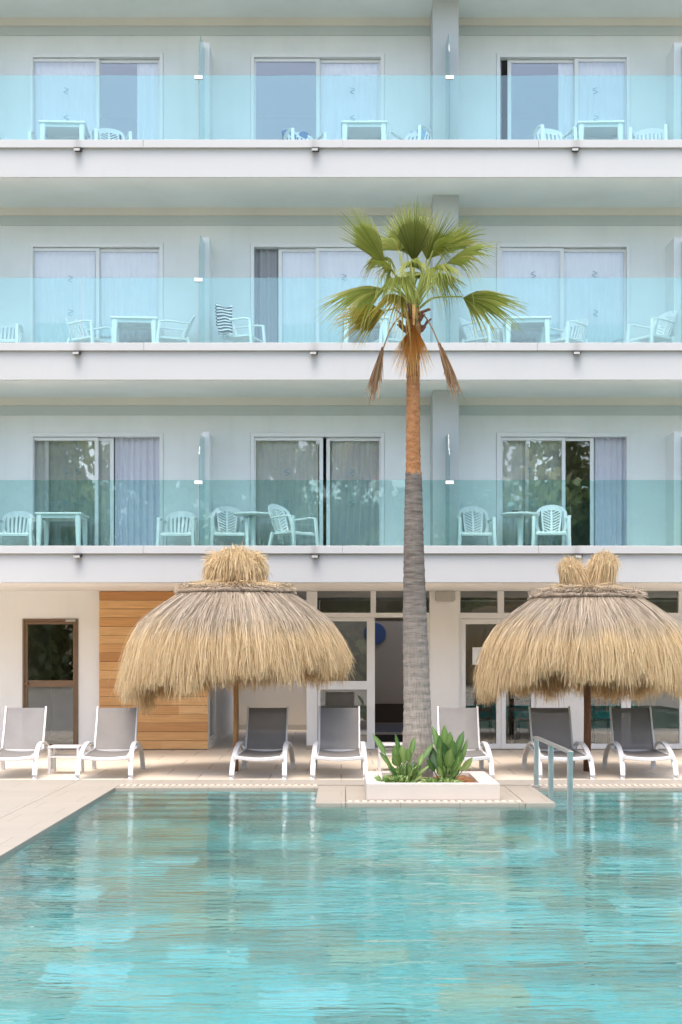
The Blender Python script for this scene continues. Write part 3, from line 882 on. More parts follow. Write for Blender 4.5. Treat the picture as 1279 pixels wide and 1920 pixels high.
chair('s', 2, 30, 23.15, 0, 'slatted plastic chair at the far left of the top balcony row')
chair('c', 2, 209, 23.1, 15, 'chevron-backed plastic chair right of the top-left square table')
blue_ch = chair('s', 2, 570, 23.1, 20, 'plastic chair draped with a dark blue towel on the top balcony')
cl_ch = chair('s', 2, 772, 23.0, -30, 'plastic chair heaped with pale blue clothes right of the top-middle table')
chair('s', 2, 1038, 22.92, 12, 'plastic chair just left of the top-right square table')
chair('s', 2, 1217, 22.92, -14, 'plastic chair right of the top-right square table, at the far end')

def make_square_table(label):
    t = thing('square_table', label, 'table', group='square plastic tables on the balconies')
    m = MB(); m.box(-.345, .345, -.345, .345, .692, .722)
    obj('tabletop', m, M['plastic'], t, bevel=.008)
    a = MB(); ring(a, -.30, .30, 0, 0, 0, 0, 0)
    a = MB(); a.box(-.30,.30,-.31,-.295,.64,.692); a.box(-.30,.30,.295,.31,.64,.692); a.box(-.31,-.3,-.31,.31,.64,.692); a.box(.3,.31,-.31,.31,.64,.692)
    obj('apron', a, M['plastic'], t)
    for sx in (-1,1):
        for sy in (-1,1):
            l = MB(); l.bar([(sx*.285, sy*.285, .69), (sx*.30, sy*.30, 0)], .085, .085, up=(0,1,0), w1=.05, h1=.05)
            obj('leg', l, M['plastic'], t)
    return t
st0 = make_square_table('square plastic table on the lowest balcony, between two slatted chairs')
st0.location = (PX(111, 22.78), 23.03, FLOOR[0]+.001)
for (k, px, rz, lab) in ((1, 250, 4, 'square plastic table between two facing chairs on the middle balcony, left bay'), (1, 686, 0, 'square plastic table half hidden behind the palm crown'),
                     (1, 991, -3, 'square plastic table right of the palm crown on the middle balcony'), (2, 116, 3, 'square plastic table in front of the top-left curtain'),
                     (2, 683, 0, 'square plastic table on the top balcony, left of the column'), (2, 1127, -2, 'square plastic table in front of the top-right window')):
    dup(st0, (PX(px, 22.78), 23.03, FLOOR[k]+.001), R(rz), lab)
def make_round_table(label):
    t = thing('round_table', label, 'table', group='round plastic tables on the lowest balcony')
    obj('tabletop', MB().lathe([(.28,.69),(.292,.70),(.292,.715),(.285,.722)], 40), M['plastic'], t)
    obj('pedestal', MB().lathe([(.06,.69),(.05,.64),(.04,.4),(.045,.10),(.06,.06)], 16), M['plastic'], t, smooth=True)
    for i in range(3):
        a = R(30+120*i); l = MB(); l.bar([(0,0,.09),(.16*math.cos(a),.16*math.sin(a),.06),(.27*math.cos(a),.27*math.sin(a),0.015)], .06, .03)
        obj('foot', l, M['plastic'], t)
    return t
rt0 = make_round_table('round pedestal table between two chevron chairs, left of the palm trunk')
rt0.location = (PX(474, 22.9), 22.9, FLOOR[0]+.001)
rt1 = dup(rt0, (PX(976, 22.9), 22.9, FLOOR[0]+.001), 0, 'round pedestal table holding a dark ashtray, right of the palm trunk')
tag(obj('ashtray', MB().lathe([(.04,0),(.048,.004),(.05,.03),(.044,.032),(.04,.012)], 18), M['black'], loc=(PX(966,22.8), 22.8, FLOOR[0]+.7235)), 'small dark ashtray on the right round table', 'ashtray')

# towels
def drape(name, mat, label, cat, base, half, front, back, seed=0):
    """a cloth laid over a chair back: sheet over a ridge"""
    rnd = random.Random(seed); m = MB(); n, k = 14, 16
    for j in range(k+1):
        v = j/k*(front+back)-front           # <0 front, >0 behind
        for i in range(n+1):
            u = (i/n*2-1)*half
            z = -abs(v) - .02*math.sin(u*22+seed) ; y = math.copysign(.035, v)*min(1, abs(v)/.04) + .018*math.sin(u*26+v*9+seed)
            z *= 1 - .10*math.sin(u*9+seed)
            m.v.append((u*(1-.15*abs(v)/max(front,back)), y, z))
    for j in range(k):
        for i in range(n):
            q = j*(n+1)+i; m.f.append((q, q+1, q+n+2, q+n+1))
    o = obj(name, m, M[mat], smooth=True)
    sm = o.modifiers.new('thick', 'SOLIDIFY'); sm.thickness = .008; sm.offset = 0
    o.location = base[0]; o.rotation_euler = (R(-12), 0, R(base[1]))
    return tag(o, label, cat)
def back_top(ch, h):
    v = Vector((0, .36, h)); v.rotate(ch.rotation_euler); return ch.location + v
drape('towel', 'striped', 'black and white striped towel hung over a middle balcony chair', 'towel', (P(419, 572, 22.62), 18), .125, .50, .34, 1)
drape('towel', 'bluetowel', 'dark blue towel draped over a top balcony chair', 'towel', (back_top(blue_ch, .81), 20), .23, .30, .25, 2)
drape('clothes', 'lightblue', 'crumpled pale blue clothes on a top balcony chair', 'clothes', (back_top(cl_ch, .82), -30), .19, .22, .20, 5)

# ------------------------------------------------------------------ ground-floor things
sb = MB(); zsp = PZ(1118, YG-.2); xs = PX(835, YG-.2)
lsp = thing('loudspeaker', 'beige box loudspeaker on the white pier under the balcony', 'loudspeaker', (xs, YG-.06, zsp))
obj('housing', MB().prism([(-.16,-.06),(-.13,-.085),(.13,-.085),(.16,-.06),(.155,.085),(-.155,.085)], -.18, -.04), M['greyplastic'], lsp, bevel=.012)
obj('bracket', MB().box(-.05,.05,-.04,.0,-.04,.04), M['black'], lsp)
ns = obj('notice', MB().box(-.085,.085,-.003,0,-.14,.14), M['paper'], loc=(X(896), YG+.022, Z(1230)))
tag(ns, 'white paper notice stuck on the terrace door left of the right parasol', 'notice')
rs = obj('round_sign', MB().lathe([(.215,0),(.225,.006),(.215,.012)], 36).move(Matrix.Rotation(R(90),4,'Y')), M['bluesign'], loc=(ax1+.142, YG+1.2, Z(1190)+.03))
rs.location = (PX(703, YG+6.38), YG+6.39, PZ(1188, YG+6.38)); rs.rotation_euler = (0,0,R(-90))
tag(rs, 'dark blue round sign on the hall wall behind the entrance', 'sign')
# dining tables and chairs seen through the terrace doors
def dining_table(x, y, label):
    t = thing('dining_table', label, 'table', (x, y, 0), group='teal covered tables inside the restaurant')
    m = MB(); m.box(-.45,.45,-.45,.45,.73,.76)
    for a, c, d, e in ((-.455,.455,-.458,-.45),(-.455,.455,.45,.458)): m.box(a,c,d,e,.42,.755)
    m.box(-.458,-.45,-.45,.45,.42,.755); m.box(.45,.458,-.45,.45,.42,.755)
    obj('tablecloth', m, M['teal'], t)
    for sx in (-1,1):
        for sy in (-1,1): obj('leg', MB().box(sx*.38-.03, sx*.38+.03, sy*.38-.03, sy*.38+.03, 0, .73), M['darkwood'], t)
def dining_chair(x, y, rz, label):
    t = thing('dining_chair', label, 'chair', (x, y, 0), R(rz), 'dark chairs inside the restaurant')
    obj('seat', MB().box(-.22,.22,-.22,.22,.43,.47), M['darkwood'], t, bevel=.01)
    b = MB(); b.bar([(-.2,.21,.47),(-.2,.26,.92)], .035,.03); b.bar([(.2,.21,.47),(.2,.26,.92)], .035,.03)
    for z in (.6,.72,.84): b.box(-.2,.2,.225+(z-.47)*.11,.245+(z-.47)*.11,z,z+.06)
    obj('backrest', b, M['darkwood'], t)
    for sx in (-1,1):
        for sy in (-1,1): obj('leg', MB().bar([(sx*.19,sy*.19,.44),(sx*.205,sy*.205,0)], .04,.04, up=(0,1,0)), M['darkwood'], t)
dining_table(2.35, YG+1.7, 'teal covered table behind the leftmost terrace door')
dining_table(3.5, YG+2.6, 'teal covered table behind the second terrace door')
dining_table(4.6, YG+1.8, 'teal covered table behind the door right of the white panel')
dining_chair(3.05, YG+.75, 160, 'dark slatted chair behind the second terrace door')
dining_chair(4.35, YG+.85, 190, 'dark slatted chair behind the door right of the white panel')
dining_chair(2.3, YG+.8, 175, 'dark slatted chair behind the leftmost terrace door')

# ------------------------------------------------------------------ loungers
def make_lounger(label):
    t = thing('sun_lounger', label, 'sun lounger', group='grey sling sun loungers along the pool')
    A, H = .88, .405
    for sx in (-1, 1):
        pts = []
        for i in range(29):
            a = math.pi*(1-i/28)
            pts.append((sx*(.315+.012*math.cos(a*2)), A+A*math.cos(a), max(.0, H*abs(math.sin(a))**.92)))
        obj('arched_leg', MB().bar(pts, .062, .030, up=(1,0,0) if False else None), M['alu'], t, smooth=False)
    f = MB()
    for sx in (-1, 1): f.bar([(sx*.272, .10, .262), (sx*.272, .5, .285), (sx*.272, 1.30, .285)], .03, .045)
    fb = [(-.315+.63*i/12, .085, .272-.028*math.sin(math.pi*i/12)) for i in range(13)]
    f.bar(fb, .035, .045)
    f.bar([(-.26, 1.30, .275), (.26, 1.30, .275)], .03, .03)
    for sx in (-1, 1): f.bar([(sx*.27, .42, .285), (sx*.315, .42, .33)], .03, .03); f.bar([(sx*.27, 1.28, .285), (sx*.312, 1.30, .355)], .03, .03)
    obj('seat_frame', f, M['alu'], t)
    s = MB(); n, k = 12, 14
    for j in range(k+1):
        y = .10+1.20*j/k
        for i in range(n+1):
            u = i/n*2-1
            s.v.append((u*.262, y, .297-.030*(1-u*u) - (.02 if j == 0 else 0)))
    for j in range(k):
        for i in range(n):
            q = j*(n+1)+i; s.f.append((q,q+1,q+n+2,q+n+1))
    so = obj('seat_sling', s, M['sling'], t, smooth=True)
    # backrest
    b0, b1 = Vector((0,1.29,.30)), Vector((0,1.66,.83))
    for sx in (-1, 1):
        bf = MB(); bf.bar([b0+Vector((sx*.266,0,0)), b0.lerp(b1,.5)+Vector((sx*.266,.012,0)), b1+Vector((sx*.266,0,.012))], .024, .034)
        obj('back_rail', bf, M['alu'], t)
    s = MB()
    for j in range(k+1):
        p = b0.lerp(b1, j/k)
        for i in range(n+1):
            u = i/n*2-1
            bow = .028*(1-u*u)*math.sin(math.pi*min(1, .15+.85*j/k)*.9+.1)
            s.v.append((u*.258, p.y+bow, p.z-bow*.5))
    for j in range(k):
        for i in range(n):
            q = j*(n+1)+i; s.f.append((q,q+1,q+n+2,q+n+1))
    # folded hem round the top bar
    bs = obj('back_sling', s, M['sling'], t, smooth=True)
    hem = MB()
    for j in range(2): pass
    hm = MB(); n0 = 0
    for jj, tt in enumerate((.90, 1.0)):
        p = b0.lerp(b1, tt)
        for i in range(n+1):
            u = i/n*2-1; hm.v.append((u*.257, p.y+.012+.02*(1-u*u), p.z-.012*(1-u*u)*(1-jj)-.004))
    for i in range(n): hm.f.append((i,i+1,n+2+i,n+1+i))
    obj('sling_hem', hm, M['sling'], bs, smooth=True)
    # prop strut behind the backrest
    st = MB(); st.tube([(-.2,1.50,.56),(-.2,1.62,.30),(.2,1.62,.30),(.2,1.50,.56)], .010, .010, 8)
    obj('prop_strut', st, M['alu'], t)
    return t
LY = 18.95
lo = [(15, -4, 'grey sling sun lounger at the far left, in front of the brown door'),
      (195, -2.5, 'grey sling sun lounger in front of the wood cladding'),
      (484, 1.5, 'grey sling sun lounger in front of the dim alcove, under the left parasol'),
      (636, 0, 'grey sling sun lounger facing straight ahead before the white entrance door'),
      (873, 1.0, 'grey sling sun lounger half hidden behind the planter plants'),
      (1062, .5, 'grey sling sun lounger behind the steel handrail, with the white panel showing through'),
      (1218, 2.5, 'grey sling sun lounger furthest right, under the right parasol')]
l0 = make_lounger(lo[0][2])
for i, (px, rz, lab) in enumerate(lo):
    loc = (PX(px, LY), LY, .001)
    if i == 0: l0.location = loc; l0.rotation_euler = (0,0,R(-rz))
    else: dup(l0, loc, R(-rz), lab)
def make_side_table(label):
    t = thing('side_table', label, 'side table', group='low white side tables between loungers')
    obj('tabletop', MB().box(-.205,.205,-.205,.205,.335,.362), M['alu'], t, bevel=.006)
    for sx in (-1,1):
        for sy in (-1,1): obj('leg', MB().box(sx*.185-.016,sx*.185+.016,sy*.185-.016,sy*.185+.016,0,.335), M['alu'], t)
    r = MB()
    for sy in (-1,1): r.box(-.169,.169,sy*.185-.012,sy*.185+.012,.215,.238)
    for sx in (-1,1): r.box(sx*.185-.012,sx*.185+.012,-.169,.169,.215,.238)
    obj('rail', r, M['alu'], t)
    return t
s0 = make_side_table('low white side table between the two leftmost loungers')
s0.location = (PX(119, 19.75), 19.95, .001)
dup(s0, (PX(738, 20.3), 20.45, .001), 0, 'low white side table behind the left plant, beside the planter')

# ------------------------------------------------------------------ thatched parasols
def strands(rng, starts, paths_fn, n, w0, w1):
    """many thin ribbons; paths_fn(i) -> (k,3) points"""
    V = []; Fc = []; A = []
    base = 0
    for i in range(n):
        p = paths_fn(i)
        k = len(p)
        d = np.gradient(p, axis=0); d /= (np.linalg.norm(d, axis=1, keepdims=True)+1e-9)
        r = rng.normal(size=3); side = np.cross(d, r); side /= (np.linalg.norm(side, axis=1, keepdims=True)+1e-9)
        w = np.linspace(w0, w1, k)[:, None]*rng.uniform(.6, 1.3)
        V.append(p+side*w); V.append(p-side*w)
        for j in range(k-1): Fc.append((base+j, base+j+1, base+k+j+1, base+k+j))
        A += [float(np.clip(rng.normal(.5,.17),0,1))]*(2*k)
        base += 2*k
    return np.concatenate(V), Fc, A
def parasol(label, px, Yp, rs, dz, split, seed, polemat, tilt, pw=.036):
    rng = np.random.default_rng(seed)
    x0 = PX(px, Yp)
    t = thing('thatched_parasol', label, 'parasol', (x0, Yp, .001), group='thatched parasols by the pool')
    obj('pole', MB().tube([(0,0,0),(.006,0,.8),(-.004,0,1.6),(0,0,2.35)], pw, pw*.92, 12), M[polemat], t, smooth=True)
    ribs = MB()
    for i in range(10):
        a = 2*math.pi*i/10
        ribs.tube([(.04*math.cos(a),.04*math.sin(a),2.30+dz),(.75*math.cos(a),.75*math.sin(a),2.16+dz),(1.22*rs*math.cos(a),1.22*rs*math.sin(a),1.84+dz)], .016, .012, 6)
    obj('ribs', ribs, M[polemat], t)
    prof = np.array([(.0,2.50),(.30,2.44),(.62,2.38),(.76,2.345),(1.00,2.17),(1.22,1.97),(1.35,1.72),(1.40,1.46),(1.41,1.16)])
    prof[:,0] *= rs; prof[:,1] += dz
    seg = np.r_[0, np.cumsum(np.linalg.norm(np.diff(prof,axis=0),axis=1))]
    def on(s): return np.interp(s, seg, prof[:,0]), np.interp(s, seg, prof[:,1])
    sT = seg[-1]; s_band = np.interp(.74*rs, prof[:,0], seg)
    V=[];Fc=[];A=[]
    def endfac(th): return tilt*math.cos(th-.15) - .13*math.sin(th) + .05 + .05*math.sin(3*th+seed) + .035*math.sin(7*th+2*seed)
    clump = rng.uniform(0, 2*np.pi, 140); clen = rng.normal(0,.075,140)
    def path(i):
        th = rng.uniform(0, 2*np.pi)
        lay = rng.random()
        if lay < .72:
            s0 = s_band + rng.uniform(-.03, .55)**1 * (1 if rng.random()<.8 else .6)
            send = sT + rng.normal(-.02,.05)
        else:
            s0 = s_band + rng.uniform(.3,.9); send = sT + rng.normal(.0,.06)
        c = np.argmin(np.abs((clump-th+np.pi)%(2*np.pi)-np.pi))
        th += ((clump[c]-th+np.pi)%(2*np.pi)-np.pi)*.35*0
        send += -endfac(th) + clen[c]
        k = 8
        s = np.linspace(s0, send, k)
        r, z = on(np.minimum(s, sT)); over = np.maximum(0, s-sT); z = z-over
        lift = rng.normal(0,.030)+.012
        u = np.linspace(0,1,k)
        thw = th + rng.normal(0,.065)*u + ((clump[c]-th+np.pi)%(2*np.pi)-np.pi)*.35*u**2
        r = r + lift*(.3+u) + rng.normal(0,.045)*u**2
        if rng.random() < .03: r = r + .06*u**2
        cv = rng.normal(0,.018); thw = thw + cv*np.sin(u*np.pi*rng.uniform(.6,1.6)); r = r + rng.normal(0,.015)*np.sin(u*np.pi*1.3)
        return np.stack([r*np.cos(thw), r*np.sin(thw), z], 1)
    v, f, a = strands(rng, None, path, 19000, .0045, .0018)
    V.append(v); Fc += f; A += a; base = len(v)
    # dense under-layer following the same dome
    nseg = 72; ss = np.linspace(0.12, sT-.22, 16); uv=[]
    for s in ss:
        r, z = on(s)
        for j in range(nseg):
            th = 2*np.pi*j/nseg
            uv.append(((r-.05)*math.cos(th), (r-.05)*math.sin(th), z-.03-endfac(th)*max(0, s-1)*-.3 + .012*math.sin(j*2.3+s*9)))
    V.append(np.array(uv)); A += [.35+.2*math.sin(i*1.7) for i in range(len(uv))]
    for i in range(len(ss)-1):
        for j in range(nseg):
            j2=(j+1)%nseg; Fc.append((base+i*nseg+j, base+i*nseg+j2, base+(i+1)*nseg+j2, base+(i+1)*nseg+j))
    base += len(uv)
    m = MB(); m.v = [tuple(q) for q in np.concatenate(V)]; m.f = Fc
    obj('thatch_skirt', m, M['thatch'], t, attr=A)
    # upper cone of shorter grey straw, over the dark band
    def path2(i):
        th = rng.uniform(0, 2*np.pi); s0 = rng.uniform(.10, s_band-.12); L = rng.uniform(.18,.36); k=4
        s = np.linspace(s0, min(s0+L, s_band+.06), k); r, z = on(s); u = np.linspace(0,1,k)
        lift = .05+abs(rng.normal(0,.025))
        return np.stack([(r+.02*u)*np.cos(th+rng.normal(0,.08)*u), (r+.02*u)*np.sin(th+rng.normal(0,.08)*u), z+lift*(.6+.4*u)+rng.normal(0,.02)*u], 1)
    v, f, a = strands(rng, None, path2, 2600, .006, .003)
    m = MB(); m.v=[tuple(q) for q in v]; m.f=f
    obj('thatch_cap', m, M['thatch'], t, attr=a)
    # dark tied band: short broken straw ends sticking out
    def path3(i):
        th = rng.uniform(0,2*np.pi); rb, zb = on(s_band); k=3; L=rng.uniform(.03,.08); u=np.linspace(0,1,k)
        dr=rng.uniform(.2,1.0); dzz=rng.normal(.25,.5)
        r = rb-.03+L*dr*u; z = zb+.035+rng.normal(0,.018)+L*dzz*u
        tt = th+rng.normal(0,.05)*u
        return np.stack([r*np.cos(tt), r*np.sin(tt), z],1)
    v, f, a = strands(rng, None, path3, 2600, .006, .004)
    m = MB(); m.v=[tuple(q) for q in v]; m.f=f
    rb, zb = on(s_band)
    bm = MB(); n=60; 
    pts=[(rb*math.cos(2*math.pi*j/n), rb*math.sin(2*math.pi*j/n), zb+.03+.006*math.sin(j*1.9)) for j in range(n+1)]
    bm.tube(pts, .028,.028,8)
    off=len(m.v); m.v += bm.v; m.f += [tuple(q+off for q in ff) for ff in bm.f]
    obj('straw_band', m, M['thatchband'], t)
    # top sheaves
    for (cx, lean, rad, zt, n) in (split if split else [(0,0,.40,2.92+dz,5200)]):
        def path4(i):
            th = rng.uniform(0,2*np.pi); k=7; u=np.linspace(0,1,k)
            q = math.sqrt(rng.random()); R_ = rad*q
            zb0 = 2.40+dz
            hgt = zt - .11*q**2 + rng.normal(0,.035)
            fall = (hgt-zb0)*max(0, rng.normal(.55,.40))*q**1.8
            ro = R_*rng.uniform(.9,1.12)+rng.normal(0,.025)
            wst = rad*.62*q
            r = wst + (ro-wst)*u**1.2
            z = zb0 + (hgt-zb0)*np.minimum(1, u/.62)**.85 - fall*np.maximum(0,(u-.6)/.4)**1.2 + rng.normal(0,.02)*u
            r = r + .10*rad*q**3*np.maximum(0,(u-.6)/.4)
            th2 = th + rng.normal(0,.22)*u
            x = cx + lean*(z-zb0) + r*np.cos(th2); y = r*np.sin(th2)
            return np.stack([x, y, z],1)
        v, f, a = strands(rng, None, path4, n, .0055, .0025)
        m = MB(); m.v=[tuple(q) for q in v]; m.f=f
        core = MB().lathe([(rad*.55,2.40+dz),(rad*.60,2.52+dz),(rad*.60,zt-.18),(rad*.3,zt-.13),(.03,zt-.11)], 20, (cx,0))
        core.v = [(q[0]+lean*(q[2]-2.40-dz), q[1], q[2]) for q in core.v]
        off=len(m.v); m.v += core.v; m.f += [tuple(q+off for q in ff) for ff in core.f]; a = a+[.4]*len(core.v)
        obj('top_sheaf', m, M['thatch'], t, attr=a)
    return t
parasol('golden thatched parasol with one thick top sheaf, over the cladding and alcove', 442, 20.3, 1.0, 0.0, None, 3, 'pole', .16)
parasol('golden thatched parasol with a split double top, right of the palm', 1101, 20.3, .955, -.065, [(-.11,-.26,.19,2.79,2300),(.13,.18,.205,2.87,2500)], 8, 'oldpole', -.01, .050)

# ------------------------------------------------------------------ planter, palm and plants
px0, px1, py0, py1, pz = .27, 1.69, 16.32, 18.1, .17
pl = thing('planter', 'low pale rendered planter box standing out into the pool', 'planter', (0,0,0))
pl.location = ((px0+px1)/2, (py0+py1)/2, 0)
def pp(name, m, mat, **kw):
    m.v = [(x-pl.location.x, y-pl.location.y, z) for (x,y,z) in m.v]; return obj(name, m, mat, pl, **kw)
m = MB(); b_ = .20
m.box(px0, px1, py0, py0+b_, .003, pz); m.box(px0, px1, py1-b_, py1, .003, pz); m.box(px0, px0+b_, py0+b_, py1-b_, .003, pz); m.box(px1-b_, px1, py0+b_, py1-b_, .003, pz)
pp('rim_wall', m, M['planter'])
sm = MB(); n=24
for j in range(n+1):
    for i in range(n+1):
        x = px0+b_-.01+(px1-px0-2*b_+.02)*i/n; y = py0+b_-.01+(py1-py0-2*b_+.02)*j/n
        sm.v.append((x,y,.115+.025*math.sin(i*1.3+j*.7)*math.sin(j*1.1)+.02*random.random()))
for j in range(n):
    for i in range(n):
        q=j*(n+1)+i; sm.f.append((q,q+1,q+n+2,q+n+1))
pp('soil', sm, M['soil'], smooth=True)

PY = 17.3; SP = S(PY)
palm = thing('palm_tree', 'tall fan palm with grey and orange-brown trunk rising from the planter', 'tree', (PX(783,PY), PY, .12))
PO = palm.location.copy()
tr = [(783,1466,60),(783,1400,57),(782,1330,51),(780.5,1260,49),(779,1200,46.5),(778,1150,44.5),(777.5,1100,41.5),(776.5,1040,38.5),(776,980,36),(775.5,920,32.5),(775.3,889,31),(775,884,28),(774.5,800,26),(774.5,700,24.5),(774.7,650,26),(775.5,610,30),(776,585,22),(776,565,12)]
tz = [PZ(p[1],PY)-PO.z for p in tr]; tx=[PX(p[0],PY)-PO.x for p in tr]; trd=[p[2]/2/SP for p in tr]
m = MB(); nr, na = 260, 28
rnd = random.Random(2); jit=[[rnd.gauss(0,1) for _ in range(na)] for _ in range(nr+1)]
for i in range(nr+1):
    z = tz[0]+(tz[-1]-tz[0])*i/nr
    r = np.interp(z, tz, trd); x = np.interp(z, tz, tx)
    ringv = .004*math.sin(z*62+1.5*math.sin(z*7))
    for j in range(na):
        a=2*math.pi*j/na
        rr = r*(1+.02*math.sin(3*a+z*2)+.035*jit[i][j]*.4)+ringv*.5
        m.v.append((x+rr*math.cos(a), rr*math.sin(a), z+.006*math.sin(2*a+z*11)))
for i in range(nr):
    for j in range(na):
        j2=(j+1)%na; m.f.append((i*na+j,i*na+j2,(i+1)*na+j2,(i+1)*na+j))
obj('trunk', m, M['trunk'], palm, smooth=True)
# dark cut leaf bases around the crown neck
bs = MB(); rnd=random.Random(5)
for i in range(16):
    a=2*math.pi*i/16+rnd.random()*.3; z=PZ(rnd.uniform(585,622),PY)-PO.z; L=rnd.uniform(.09,.17)
    bs.bar([(.05*math.cos(a),.05*math.sin(a),z-.03),(.11*math.cos(a),.11*math.sin(a),z),((.09+L*.7)*math.cos(a),(.09+L*.7)*math.sin(a),z+.05+rnd.uniform(-.03,.05))], .05,.02)
bs.v = [(v[0]+PX(776,PY)-PO.x, v[1], v[2]) for v in bs.v]
obj('leaf_bases', bs, wood('palm_leaf_bases', (.10,.04,.03), (.28,.13,.08), (8,8,8)), palm)

def fan(hub, tip, nrm, spread, nseg, mat, stem, droop=.25, seed=0, fold=.0, split=.55, frac=1.0, label=None, asym=0.0):
    """a fan-shaped leaf: pleated blades joined near the hub, free and drooping at the ends"""
    rnd = random.Random(seed)
    hub=Vector(hub)-PO; tip=Vector(tip)-PO
    d = tip-hub; L=d.length*1.09; d.normalize()
    nv=Vector(nrm).normalized(); nv=(nv-d*nv.dot(d)).normalized(); w=nv.cross(d).normalized()
    m=MB(); A=[]
    ts=[0,.18,.38,split,.70,.84,1.0]
    dth=spread/nseg
    for i in range(nseg):
        th=-spread/2+spread*(i+.5)/nseg + asym
        edge=abs(th)/(spread/2+1e-6)
        Ls=L*(1-.30*min(1,edge)**2)*rnd.uniform(.93,1.05)
        dr=droop*(rnd.uniform(.4,1.5))*(.5+edge)
        rv = min(1,max(0,rnd.gauss(.45,.26)+.15*edge))
        rows=[]
        bend=rnd.gauss(0,.05)
        for t in ts:
            def pos(tt, ang):
                dirv=(d*math.cos(ang)+w*math.sin(ang))
                p=hub+dirv*(Ls*tt)
                p=p - nv*(fold*Ls*tt*(abs(ang)**1.2))         # cup shape
                g=max(0,tt-split*.75)
                p=p+Vector((0,0,-1))*(dr*Ls*(g**1.8)*1.6) + w*(bend*Ls*g*g)
                if g>0 and dr>.5: p = p - dirv*(Ls*.35*g*g*dr)
                return p
            wd = dth*.50 if t<=split else dth*.50*split/t*(1-(t-split)/(1-split))**.8
            a_=pos(t, th-wd); c_=pos(t, th); b2=pos(t, th+wd)
            ple = .030*min(1,t/.25)*(1 if t<=split else .8*(1-t)+.1)
            rows.append((a_, c_+nv*ple, b2))
        n0=len(m.v)
        for k,r in enumerate(rows):
            for q in r: m.v.append(tuple(q))
            tv = rv + (.55*max(0,(ts[k]-.7)/.3))*rnd.uniform(.2,1.4)
            A += [max(0,min(1,tv))]*3
        for k in range(len(rows)-1):
            q=n0+k*3
            m.f.append((q,q+1,q+4,q+3)); m.f.append((q+1,q+2,q+5,q+4))
    # petiole
    n0=len(m.v)
    st=[Vector(p)-PO for p in stem]
    # smooth the stem
    pts=[]
    for i in range(len(st)-1):
        p0=st[max(i-1,0)];p1=st[i];p2=st[i+1];p3=st[min(i+2,len(st)-1)]
        for s in range(6):
            u=s/6; pts.append(.5*((2*p1)+(-p0+p2)*u+(2*p0-5*p1+4*p2-p3)*u*u+(-p0+3*p1-3*p2+p3)*u**3))
    pts.append(st[-1])
    b=MB(); b.bar(pts, .045,.022, w1=.02, h1=.014)
    n0=len(m.v); m.v+=b.v; m.f+=[tuple(q+n0 for q in f) for f in b.f]; A+=[.62]*len(b.v)
    o=obj('frond', m, M[mat], palm, attr=A)
    if label: o['label']=label
    return o
def Q(px,py,dy): return P(px,py,PY+dy)
C0=Q(776,588,0)
# upright front fan
fan(Q(776,492,-.16),Q(777,372,-.30),(0,-1,.12),R(70),38,'frond',[Q(776,590,-.05),Q(776,540,-.12),Q(776,490,-.16)],.06,1,.10,.60)
# pale fans behind, up-right
fan(Q(800,487,.10),Q(846,385,.25),(-.1,-1,.25),R(92),36,'frond',[C0,Q(784,540,.05),Q(800,487,.10)],.16,2,.1,.42)
fan(Q(772,480,.45),Q(762,392,.75),(0,-1,.5),R(105),34,'frond',[C0,Q(774,530,.25),Q(772,480,.45)],.15,12,.1,.6)
fan(Q(832,478,.32),Q(890,408,.55),(-.3,-1,.5),R(70),30,'frond',[C0,Q(800,530,.16),Q(832,478,.32)],.28,3,.12,.45)
# right, upper
fan(Q(838,494,-.25),Q(930,440,-.45),(-.25,-.55,.9),R(105),38,'frond',[C0,Q(795,545,-.1),Q(838,494,-.25)],.75,4,.22,.5)
fan(Q(815,505,-.42),Q(855,490,-.75),(.2,-.6,.8),R(150),34,'frond',[C0,Q(790,545,-.2),Q(815,505,-.42)],.95,14,.15,.45)
# right, horizontal low
fan(Q(868,558,-.10),Q(980,572,-.25),(-.15,-.75,.75),R(112),40,'frond',[C0,Q(790,575,0),Q(815,558,-.05),Q(868,556,-.10)],.42,5,.16,.52,asym=-.04)
# left, upper
fan(Q(722,500,-.12),Q(655,388,-.15),(.35,-1,.35),R(52),30,'frond',[C0,Q(762,560,-.05),Q(738,530,-.1),Q(722,498,-.12)],.14,6,.16,.58)
fan(Q(722,488,.05),Q(690,470,.30),(.3,-.8,.6),R(160),34,'frond',[C0,Q(758,545,0),Q(722,488,.05)],1.0,7,.2,.4)
fan(Q(748,470,.35),Q(712,430,.65),(.2,-.8,.7),R(110),30,'frond',[C0,Q(762,530,.2),Q(748,470,.35)],.7,17,.2,.5)
# left, horizontal
fan(Q(722,542,-.15),Q(606,560,-.30),(.1,-.62,.85),R(96),38,'frond',[C0,Q(762,562,-.05),Q(742,545,-.1),Q(722,540,-.15)],.52,8,.18,.50)
fan(Q(722,585,.12),Q(632,600,.15),(.1,-.9,.5),R(95),34,'frondyel',[C0,Q(760,575,.05),Q(722,583,.12)],.35,9,.14,.6,label='yellowing frond at the lower left of the crown')
